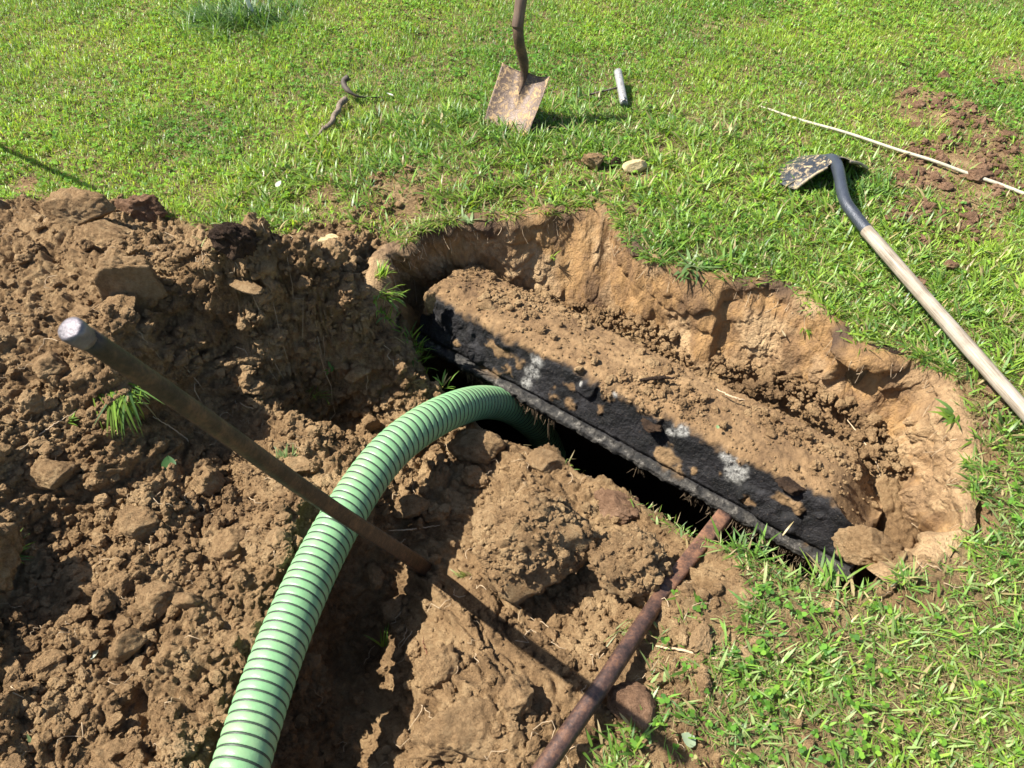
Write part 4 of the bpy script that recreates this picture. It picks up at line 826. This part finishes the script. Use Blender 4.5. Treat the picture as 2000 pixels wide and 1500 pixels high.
def hose_mat():
    m, nt, b = newmat("green hose plastic"); tc = N(nt, "ShaderNodeTexCoord"); co = tc.outputs["Object"]
    n1 = noise(nt, co, 22, 6, .7); n2 = noise(nt, co, 160, 4, .7)
    c = ramp(nt, n1.outputs[0], [(.30, (.150, .300, .140)), (.60, (.195, .365, .175)), (.8, (.25, .38, .19))]).outputs[0]
    d = ramp(nt, n2.outputs[0], [(.66, (0, 0, 0)), (.76, (.55, .55, .55))]).outputs[0]; c = mixc(nt, d, c, (.16, .16, .09))
    d2 = ramp(nt, noise(nt, co, 7, 7, .75, .4).outputs[0], [(.48, (0, 0, 0)), (.72, (.5, .5, .5))]).outputs[0]; c = mixc(nt, d2, c, (.27, .27, .15))
    nt.links.new(c, b.inputs["Base Color"]); b.inputs["Roughness"].default_value = .40; b.inputs["Specular IOR Level"].default_value = .4
    b.inputs["Subsurface Weight"].default_value = 0
    bumps(nt, b, [(n1.outputs[0], .002, .5), (n2.outputs[0], .0006, .6)])
    return m
M_hose = hose_mat(); M_rib = plain("dark hose rib", (.025, .040, .022), .55, 0, .4, 60)
horg = hp[600]
hr = empty("suction_hose", tuple(horg)); tag(hr, "thick pale green corrugated suction hose running down under the lid", "hose")
mesh_np("hose_wall", ring.reshape(-1, 3)-horg, [HQ], M_hose, hr)
# helical rib in the groove
turns = int(ds[-1]/PIT)-1; tm = np.arange(turns*40)/40.0
sh = (tm+.0)*PIT; an = 2*np.pi*tm
def hbase(ss): 
    return [np.stack([np.interp(ss, sv, X_[:, k]) for k in range(3)], 1) for X_ in (hp, A, B)]
vv = []
for off, rr_ in ((-.0044, RH-.0050), (-.0026, RH-.0016), (.0026, RH-.0016), (.0044, RH-.0050)):
    p_, a_, b_ = hbase(sh+off); vv.append(p_+rr_*(np.cos(an)[:, None]*a_+np.sin(an)[:, None]*b_))
RV = np.stack(vv, 1); i = np.arange(len(tm)*4).reshape(-1, 4)
RQ = np.concatenate([np.stack([i[:-1, k], i[1:, k], i[1:, k+1], i[:-1, k+1]], 1) for k in range(3)])
mesh_np("rib", RV.reshape(-1, 3)-horg, [RQ[:, ::-1]], M_rib, hr)

# leaning digging bar ------------------------------------------------
bt = at_depth(136, 641, .84); bb = at_depth(812, 1100, 2.0); d_ = (bb-bt)/np.linalg.norm(bb-bt); bb2 = bb+d_*.12
bp = line(bt, bb2, 60); q = np.linspace(0, 1, 60)
bar = empty("digging_bar", tuple(bb)); tag(bar, "long rusty digging bar leaning over the hose with a bright battered end", "digging bar")
bp = bp+np.stack([.002*np.sin(q*9), .002*np.cos(q*7), 0*q], 1)
M_bright = plain("battered bright steel", (.12, .105, .115), .5, .3, .8, 45, .006)
ibar = 12
sweep("shaft", bp[1:], np.interp(q[1:], [0, .05, .5, .8, 1], [.0126, .0130, .0165, .0195, .022]), M_barsteel, bar, 28, True, bb, sq=np.interp(q[1:], [0, .35, .55, 1], [0, 0, .8, 1]))
e = bt[None]+d_[None]*np.array([-.0015, -.001, .0, .004, .010, .016, .022, .028])[:, None]
sweep("struck_end", e, [.006, .0115, .0140, .0150, .0149, .0142, .0134, .0128], M_bright, bar, 28, True, bb, jit=.012)

# rusty bar lying across to the lid ----------------------------------
zb0 = -.115
b0 = at(1412, 1010, zb0); b1 = at(1290, 1165, -.045); b2 = at(1185, 1325, .018); b3 = at(1062, 1500, .03); b3 = b3+(b3-b2)*.8
pb_ = np.vstack([line(b0, b1, 30), line(b1, b2, 30)[1:], line(b2, b3, 30)[1:]])
for _ in range(3): pb_[1:-1] = (pb_[:-2]+pb_[1:-1]*2+pb_[2:])/4
q = np.linspace(0, 1, len(pb_))
pryr = empty("pry_bar", tuple(b2)); tag(pryr, "rusty steel bar lying on the soil with its square end wedged under the lid", "pry bar")
sweep("shaft", pb_[26:], np.interp(q[26:], [.25, .42, 1], [.0190, .0180, .0190]), M_rust, pryr, 28, True, b2, sq=np.interp(q[26:], [.3, .42], [.9, 0]))
sweep("square_end", pb_[:28], np.interp(q[:28], [0, .34], [.0215, .0195]), M_rust2, pryr, 28, True, b2, sq=1.0)

def rod_along(name, a, b, r, mat, parent):
    a = Vector(a); b = Vector(b); d = b-a; n_ = 40; L_ = d.length
    pts = line((0, 0, 0), (0, L_, 0), n_); pts[:, 0] += .0015*np.sin(np.linspace(0, 5, n_)); pts[:, 2] += .0012*np.sin(np.linspace(1, 7, n_))
    rr_ = r*(1+.02*np.sin(np.linspace(0, 17, n_))); o = sweep(name, pts, rr_, mat, parent, 22)
    o.matrix_local = Matrix.Translation(a)@d.to_track_quat('Y', 'Z').to_matrix().to_4x4(); return o
# shovels -------------------------------------------------------------
def blade_mesh(name, Lb, Wb, mat, parent, org, flip=1):
    """scoop blade in local frame: x across, y along (tip at 0), z depth; pointed softly"""
    nu, nv_ = 41, 61; U, Vv = np.meshgrid(np.linspace(-1, 1, nu), np.linspace(0, 1, nv_))
    half = Wb/2*np.interp(Vv, [0, .04, .3, .6, 1], [.93, .97, 1.0, 1.02, 1.03])
    X = U*half; Y = Vv*Lb+.0*U
    Y = Y-.010*(1-np.abs(U)**2)*(Vv > .98)+0
    Zs = (U**2)*.022*np.interp(Vv, [0, .3, 1], [.35, 1, 1.35])
    ridge = np.exp(-(U/(.08+.20*Vv**2))**2)*.026*sstep(.3, 1.0, Vv)          # raised frog running into the socket
    Zs = Zs+.030*(1-np.cos((1-Vv)*1.2))*1.0+ridge*flip
    top = np.stack([X, Y, Zs], -1).reshape(-1, 3); nn = len(top); thick = .0022
    bot = top-np.array([0, 0, thick])
    i = np.arange(nn).reshape(nv_, nu)
    q1 = np.stack([i[:-1, :-1].ravel(), i[:-1, 1:].ravel(), i[1:, 1:].ravel(), i[1:, :-1].ravel()], 1)
    ed = np.concatenate([i[0], i[1:, -1], i[-1, ::-1][1:], i[::-1, 0][1:]])
    q3 = np.stack([ed[:-1], ed[:-1]+nn, ed[1:]+nn, ed[1:]], 1)
    return mesh_np(name, np.vstack([top, bot]), [np.vstack([q1, q1[:, ::-1]+nn, q3])], mat, parent)
def frame(o, loc, yv, zv):
    yv = Vector(yv).normalized(); zv = Vector(zv); zv = (zv-yv*zv.dot(yv)).normalized(); xv = yv.cross(zv)
    o.matrix_world = Matrix.Translation(Vector(loc))@Matrix((xv, yv, zv)).transposed().to_4x4()
def mud_mat(name, basec, mud, thr, rough, metal):
    m, nt, b = newmat(name); tc = N(nt, "ShaderNodeTexCoord"); co = tc.outputs["Object"]
    n1 = noise(nt, co, 42, 8, .8, .6); n2 = noise(nt, co, 12, 6, .7); n3_ = noise(nt, co, 200, 3, .7)
    c0 = ramp(nt, n2.outputs[0], [(.35, tuple(q*.55 for q in basec)), (.65, basec)]).outputs[0]
    mk_ = ramp(nt, n1.outputs[0], [(thr, (0, 0, 0)), (thr+.07, (1, 1, 1))]).outputs[0]
    mud_c = soil_color(nt, co, tuple(q*.6 for q in mud), mud, tuple(min(1, q*1.3) for q in mud), 3)
    c = mixc(nt, mk_, c0, mud_c); nt.links.new(c, b.inputs["Base Color"])
    mm = mixc(nt, mk_, (metal,)*3, (0, 0, 0)); nt.links.new(mm, b.inputs["Metallic"])
    rr_ = mixc(nt, mk_, (rough,)*3, (.95,)*3); nt.links.new(rr_, b.inputs["Roughness"])
    bumps(nt, b, [(n1.outputs[0], .004, .6), (n3_.outputs[0], .001, .6)]); return m
M_blade1 = mud_mat("rusty shovel steel", (.125, .085, .062), (.36, .24, .12), .50, .42, .35)
M_blade2 = mud_mat("black painted steel with mud", (.030, .033, .040), (.36, .27, .15), .515, .38, .15)
M_sock1 = rust_mat("dark rusty socket", (.045, .028, .02), (.09, .055, .035), (.18, .11, .065), .6)
M_sock2 = mud_mat("black painted socket", (.050, .058, .075), (.40, .29, .15), .66, .38, .2)
def wood_mat(name, a, b2, c2):
    m, nt, b = newmat(name); tc = N(nt, "ShaderNodeTexCoord"); mp = N(nt, "ShaderNodeMapping"); nt.links.new(tc.outputs["Object"], mp.inputs[0])
    mp.inputs["Scale"].default_value = (60, 2.2, 60)
    n1 = noise(nt, mp.outputs[0], 4, 6, .7, .3); n2 = noise(nt, tc.outputs["Object"], 14, 5, .6)
    add = N(nt, "ShaderNodeMath", operation='MULTIPLY_ADD'); nt.links.new(n2.outputs[0], add.inputs[0]); add.inputs[1].default_value = .6; nt.links.new(n1.outputs[0], add.inputs[2])
    c = ramp(nt, add.outputs[0], [(.55, a), (.78, b2), (1.0, c2)]).outputs[0]
    nt.links.new(c, b.inputs["Base Color"]); b.inputs["Roughness"].default_value = .65; bumps(nt, b, [(n1.outputs[0], .0012, .6)]); return m
M_wood = wood_mat("weathered grey wood", (.10, .078, .054), (.235, .19, .138), (.35, .305, .245))
M_wood2 = wood_mat("dark wood", (.045, .028, .018), (.10, .062, .04), (.17, .11, .07))
# standing shovel: tip in the ground, blade leaning back, crank to a steeper handle
bl_ = at(953, 243, -.005); br_ = at(1031, 277, -.015); tip = (bl_+br_)/2; tl_ = at_depth(991, 122, 3.05); mid = at_depth(1033, 140, 3.01)
tr_ = 2*mid-tl_; yv = mid-tip; Lb = np.linalg.norm(yv); yv = yv/Lb; xv = br_-bl_; Wb = np.linalg.norm(xv)*1.08; zv = np.cross(xv/np.linalg.norm(xv), yv)
sh1 = empty("standing_shovel", tuple(tip)); tag(sh1, "rusty shovel standing upright with its blade stuck in the lawn behind the pit", "shovel")
frame(sh1, tip, yv, zv)
blade_mesh("blade", Lb, Wb, M_blade1, sh1, tip)
bpy.context.view_layer.update()
Mi = np.array(sh1.matrix_world.inverted())
def loc_(p): p = np.asarray(p); return (np.c_[p, np.ones(len(p))]@Mi.T)[:, :3]
Mw = np.array(sh1.matrix_world)
wpt = lambda x_, y_, z_: (Mw@np.array([x_, y_, z_, 1]))[:3]
s3 = at_depth(1012, 42, 2.845); s4 = at_depth(1017, 0, 2.81)
pth = catmull([wpt(0, Lb*.62, .012), wpt(0, Lb*.95, .020), at_depth(1019, 104, 2.93), at_depth(1012, 76, 2.88), s3, s3+(s4-s3)*.5], 60)
for _ in range(60): pth[1:-1] = (pth[:-2]+pth[1:-1]*2+pth[2:])/4
sweep("socket", loc_(pth), np.interp(np.linspace(0, 1, 60), [0, .3, .6, 1], [.004, .019, .0205, .0205]), M_sock1, sh1, 20)
hd = (s4-s3)/np.linalg.norm(s4-s3); _h = loc_(np.array([s3-hd*.02, s4+hd*.09])); rod_along("handle", _h[0], _h[1], .0215, M_wood2, sh1)
# lying shovel: back of the blade up
zt = .012
g0 = at(1525, 352, .02); tipL = at(1560, 338, .05)
tipc = at(1518, 345, .02); heel = at(1640, 352, .095); yv = heel-tipc
# back-up scoop traced in place: outline points run from the tip round
def back_blade():
    nu, nv_ = 41, 41; U, Vv = np.meshgrid(np.linspace(-1, 1, nu), np.linspace(0, 1, nv_))
    L_, W_ = .22, .345
    half = W_/2*np.interp(Vv, [0, .05, .15, .35, .6, .9, 1], [.25, .45, .66, .88, 1, .98, .93])
    X = U*half; Y = Vv*L_-.02*(np.abs(U)**1.5)*Vv
    Zs = .064*(1-np.abs(U)**2.0)*np.interp(Vv, [0, .5, 1], [.30, .90, 1.0])+.012+np.exp(-(U/(.10+.2*Vv**3))**2)*.022*sstep(.3, 1, Vv)
    return X, Y, Zs
X, Y, Zs = back_blade(); top = np.stack([X, Y, Zs], -1).reshape(-1, 3); nn = len(top); i = np.arange(nn).reshape(X.shape)
q1 = np.stack([i[:-1, :-1].ravel(), i[:-1, 1:].ravel(), i[1:, 1:].ravel(), i[1:, :-1].ravel()], 1)
ed = np.concatenate([i[0], i[1:, -1], i[-1, ::-1][1:], i[::-1, 0][1:]]); q3 = np.stack([ed[:-1], ed[:-1]+nn, ed[1:]+nn, ed[1:]], 1)
sh2 = empty("lying_shovel", (0, 0, 0)); tag(sh2, "long wooden handled shovel lying face down on the grass, black muddy blade", "shovel")
hA = at(1702, 462, .075); hB = at(2010, 812, .05); hdir = hB-hA; hdir /= np.linalg.norm(hdir)
# blade axis continues the handle line as seen from above, tip away from the handle
base_pt = (at(1550, 381, .02)+at(1716, 336, .02))/2
fw = np.array([-.40, .92, 0]); fw /= np.linalg.norm(fw)
tip2 = base_pt+fw*.22; tip2[2] = -.03
frame(sh2, tip2, -fw+np.array([0, 0, .20]), (0, 0, 1))
mesh_np("blade", np.vstack([top, top-np.array([0, 0, .002])]), [np.vstack([q1, q1[:, ::-1]+nn, q3])], M_blade2, sh2)
bpy.context.view_layer.update(); Mi = np.array(sh2.matrix_world.inverted()); Mw = np.array(sh2.matrix_world)
k0 = wpt(0, .11, .058); k1 = wpt(0, .20, .080)
pth = catmull([k0, k1, at(1647, 384, .090), at(1668, 418, .083), hA+hdir*.01], 44)
for _ in range(10): pth[1:-1] = (pth[:-2]+pth[1:-1]*2+pth[2:])/4
sweep("socket", loc_(pth), np.interp(np.linspace(0, 1, 44), [0, .22, .4, 1], [.008, .022, .0195, .0195]), M_sock2, sh2, 22)
hl = line(hA-hdir*.03, hB+hdir*.35, 30)
_h = loc_(np.array([hl[0], hl[-1]])); ho = rod_along("handle", _h[0], _h[1], .0205, M_wood, sh2)

M_edge = mud_mat("worn muddy edge", (.20, .18, .15), (.40, .30, .17), .45, .5, .2)
for sg in (-1, 1):
    uu = np.linspace(.30, 1.0, 14)*sg; st = np.stack([uu*.345/2*.93, .22-.02*np.abs(uu)**1.5+.0, .064*(1-uu**2)+.014], 1)
    sweep("foot_step", st, .0052, M_edge, sh2, 12)
# T handled lifting hook lying in the grass ---------------------------
M_galv = plain("scuffed galvanised pipe", (.30, .29, .27), .5, .35, .5, 90, .001)
M_dkst = plain("dull dark steel", (.060, .045, .032), .75, .0, .4, 80, .001)
th0 = at(1207, 140, .055); th1 = at(1219, 203, .030); tm = (th0+th1)/2
lh = empty("lifting_hook", tuple(tm)); tag(lh, "steel lifting hook with a pipe cross handle lying in the grass beside the standing shovel", "lifting hook")
dth = (th1-th0)/np.linalg.norm(th1-th0)
sweep("cross_handle", np.vstack([line(th0, th1, 16), th1-dth*.02]), np.r_[np.full(16, .0165), .013], M_galv, lh, 20, True, tm)
rodp = catmull([tm+np.array([-.012, 0, 0]), at(1130, 189, .002), at(1090, 192, -.012), at(950, 194, -.012), at(800, 190, -.012), at(722, 190, .012), at(700, 188, .03), at(684, 180, .045), at(673, 168, .055), at(672, 157, .065), at(681, 151, .075)], 60)
sweep("hook_rod", rodp, np.interp(np.linspace(0, 1, 60), [0, .5, .66, .74, 1], [.004, .004, .005, .0115, .0125]), M_dkst, lh, 12, True, tm)
# dead stick under the hook
stp = catmull([at(675, 194, .022), at(664, 204, .028), at(660, 216, .028), at(652, 226, .030), at(650, 236, .028), at(641, 246, .026), at(631, 252, .022), at(624, 262, .016), at(614, 270, .004)], 60)
stp += RNG.normal(0, .0008, stp.shape)
o = sweep("dead_stick", stp, np.interp(np.linspace(0, 1, 60), [0, .5, 1], [.013, .010, .005]), plain("grey bark", (.16, .12, .085), .9, 0, .5, 90, .003), None, 10, True, stp[20]); o.location = stp[20]
tag(o, "crooked dead stick lying in the grass next to the steel hook", "stick")
# thin pale rod
M_pale = plain("pale weathered lath", (.40, .36, .26), .7, 0, .25, 60, .001)
rp = catmull([at(1478, 204, .004), at(1545, 226, .014), at(1650, 257, .022), at(1760, 292, .026), at(1850, 322, .024), at(1935, 352, .016), at(2040, 392, .012)], 80)
rp[:, 2] += .0015*np.sin(np.linspace(0, 23, 80))-.004
o = sweep("thin_rod", rp, np.interp(np.linspace(0, 1, 80), [0, .2, 1], [.003, .0055, .0068]), M_pale, None, 10, True, rp[40]); o.location = rp[40]
tag(o, "thin pale rod lying in the grass beyond the wooden handled shovel", "rod")
# marker stake at the top
ms = line(at(502, 48, -.03), at_depth(478, -12, 3.62), 12); 
o = sweep("marker_stake", ms, .010, plain("white painted stake", (.74, .72, .66), .6, 0, .15, 40, .001), None, 14, True, ms[0]); o.location = ms[0]
tag(o, "white marker stake standing in the dark grass clump at the top edge", "stake")
# steel probe outside the left edge that casts the thin shadow on the lawn
pr = line((-2.2, 2.83, -.05), (-2.13, 2.46, .86), 12)
o = sweep("steel_probe", pr, .012, M_barsteel, None, 14, True, pr[0]); o.location = pr[0]
tag(o, "steel probe stuck in the lawn beyond the left edge, casting a thin shadow", "probe")

# ------------------------------------------------------------------ roots, twigs, leaves
M_rootp = plain("pale root", (.42, .31, .19), .8, 0, .3, 60, .001)
def twig(name, pts, r, label, cat, mat=M_rootp, wig=.003):
    P = catmull(pts, 30); P[1:-1] += RNG.normal(0, wig*.3, P[1:-1].shape)
    o = sweep(name, P, np.interp(np.linspace(0, 1, 30), [0, .5, 1], [r*.6, r, r*.35]), mat, None, 8, True, P[15]); o.location = P[15]; tag(o, label, cat)
twig("root", [at(1520, 700, -.19), at(1560, 702, -.17), at(1600, 710, -.15), at(1650, 716, -.12)], .0035, "pale root poking out across the right clay wall", "root")
twig("root", [at(1400, 760, -.13), at(1430, 775, -.125), at(1455, 782, -.125)], .003, "short pale root lying on top of the lid", "root")
twig("dark_twig", [at(1250, 742, -.115), at(1285, 738, -.11), at(1318, 738, -.112)], .007, "dark bark twig lying on the soil of the lid", "twig", M_root_soil)
twig("root", [at(1415, 580, -.06), at(1425, 592, -.1), at(1440, 603, -.12), at(1470, 642, -.2)], .0022, "thin curling root on the far clay wall beside the shaded notch", "root")
twig("root", [at(1655, 820, -.2), at(1685, 860, -.2), at(1712, 905, -.22), at(1720, 935, -.24)], .0022, "thin root along the foot of the right clay wall", "root")
twig("root", [at(1575, 660, -.09), at(1600, 668, -.08), at(1625, 670, -.07)], .0022, "small pale root beside the weed on the right wall", "root")
def gtw(name, pix, r, label, cat, lift=.004, mat=M_rootp):
    pts = []
    for px, py in pix:
        p = hit(px, py); pts.append(p+np.array([0, 0, lift]))
    twig(name, pts, r, label, cat, mat)
gtw("root", [(760, 1040), (800, 1038), (830, 1034), (860, 1030)], .0025, "pale root beside the tip of the leaning bar", "root", .01)
gtw("twig", [(1280, 1265), (1340, 1275), (1400, 1290), (1470, 1300)], .0035, "grey twig lying in the sparse grass right of the rusty bar", "twig", .008)
gtw("root", [(40, 880), (80, 850), (110, 830), (150, 805)], .002, "thin root on the heap below the leafy sprout", "root")
gtw("root", [(300, 815), (340, 840), (375, 870), (390, 900)], .0016, "fine root running down the shaded bank", "root")
gtw("root", [(430, 825), (480, 880), (520, 885)], .0018, "fine root under the leaning bar at the foot of the bank", "root")
p = hit(835, 1290); twig("root", [p, p+np.array([.002, .0, .03]), p+np.array([-.004, .01, .07]), p+np.array([-.002, .012, .10])], .0015, "reddish hair thin root standing up beside the hose shadow", "root", plain("red root", (.30, .13, .07), .8))
# many fine hairs of root in the dirt: uncountable
paths = []; rads = []
for _ in range(520):
    x_, y_ = RNG.uniform(-1.8, 1.3), RNG.uniform(.4, 2.3)
    if barren(np.array([x_]), np.array([y_]))[0] < .5 or poly_sd(mouthP, np.array([x_]), np.array([y_]))[0] > -.02: continue
    a_ = RNG.uniform(0, 6.28); L_ = RNG.uniform(.015, .06); pts = []
    for q_ in np.linspace(0, 1, 6):
        px_, py_ = x_+math.cos(a_)*L_*q_, y_+math.sin(a_)*L_*q_; a_ += RNG.normal(0, .35)
        pts.append([px_, py_, float(H(px_, py_))+.006+.006*math.sin(q_*3)])
    paths.append(pts); rads.append(np.full(6, RNG.uniform(.0004, .0011)))
# hanging below the rim
for _ in range(130):
    q_ = RNG.integers(30, nr-60); tz = RNG.integers(19, 34); p_ = WALLP[q_, tz]+np.r_[inn[q_]*.004, 0]
    L_ = RNG.uniform(.01, .05); dd = RNG.normal(0, .3, 2)
    paths.append([p_+np.r_[inn[q_]*(.3*L_*t_+.003)+dd*L_*t_*t_, -L_*t_] for t_ in np.linspace(0, 1, 6)]); rads.append(np.full(6, RNG.uniform(.0004, .0010)))
fv, ff = tube_np(paths, rads, 4); o = mesh_np("root_hairs", fv, [ff], M_rootp); tag(o, "fine pale root hairs in the soil and under the grass edge of the pit", "roots", kind='stuff')
def leaf(px, py, L_, W_, label, col, name="fallen_leaf", rot=0, tilt=.3, z=None, cat="leaf"):
    p = hit(px, py) if z is None else at(px, py, z)
    t_ = np.linspace(0, 1, 9); w_ = W_/2*np.sin(np.pi*t_**.8)**.8; ys_ = (t_-.5)*L_
    zz = .25*L_*(t_-.5)**2; Vl_ = []; 
    for s_, o_ in ((-1, .12), (0, 0), (1, .12)): Vl_.append(np.stack([s_*w_, ys_, zz+o_*w_*2], 1))
    Vl_ = np.stack(Vl_, 1).reshape(-1, 3); i = np.arange(27).reshape(9, 3)
    f_ = np.concatenate([np.stack([i[:-1, k], i[:-1, k+1], i[1:, k+1], i[1:, k]], 1) for k in (0, 1)])
    o = mesh_np(name, Vl_, [f_], M_leaf, attrs={"col": np.tile(np.array(col), (27, 1))}, loc=(p[0], p[1], p[2]+.010)); o.rotation_euler = (tilt, .2, R(rot)); tag(o, label, cat); return o
leaf(332, 910, .045, .036, "round green leaf on the soil under the leaning bar", (.06, .14, .04), rot=20)
leaf(1342, 1448, .034, .030, "pale green round leaf on bare soil near the bottom edge", (.42, .52, .34), rot=60)
leaf(545, 364, .030, .018, "white leaf lying in the grass above the heap", (.75, .70, .62), rot=-30, z=.03)
leaf(762, 189, .030, .016, "white scrap in the grass between hook and standing shovel", (.85, .83, .80), name="white_scrap", rot=80, z=.03, cat="scrap")
leaf(186, 1282, .030, .014, "pale grey green leaf on the loose soil, lower left", (.40, .44, .30), rot=-50)
leaf(255, 1457, .022, .010, "small white leaf on the soil at the bottom left", (.65, .62, .55), rot=-15)
leaf(64, 1452, .036, .008, "narrow green leaf on the soil in the bottom left corner", (.13, .20, .08), rot=40)
leaf(1400, 838, .012, .011, "tiny pale green leaf on the soil of the lid", (.30, .45, .22), z=-.11)
leaf(1528, 655, .030, .008, "narrow straw coloured leaf on the right clay wall", (.55, .48, .32), rot=25, z=-.10)
leaf(300, 40+1000, .02, .008, "short straw piece on the soil left of the hose", (.5, .42, .25), name="straw_piece", rot=70, cat="straw")
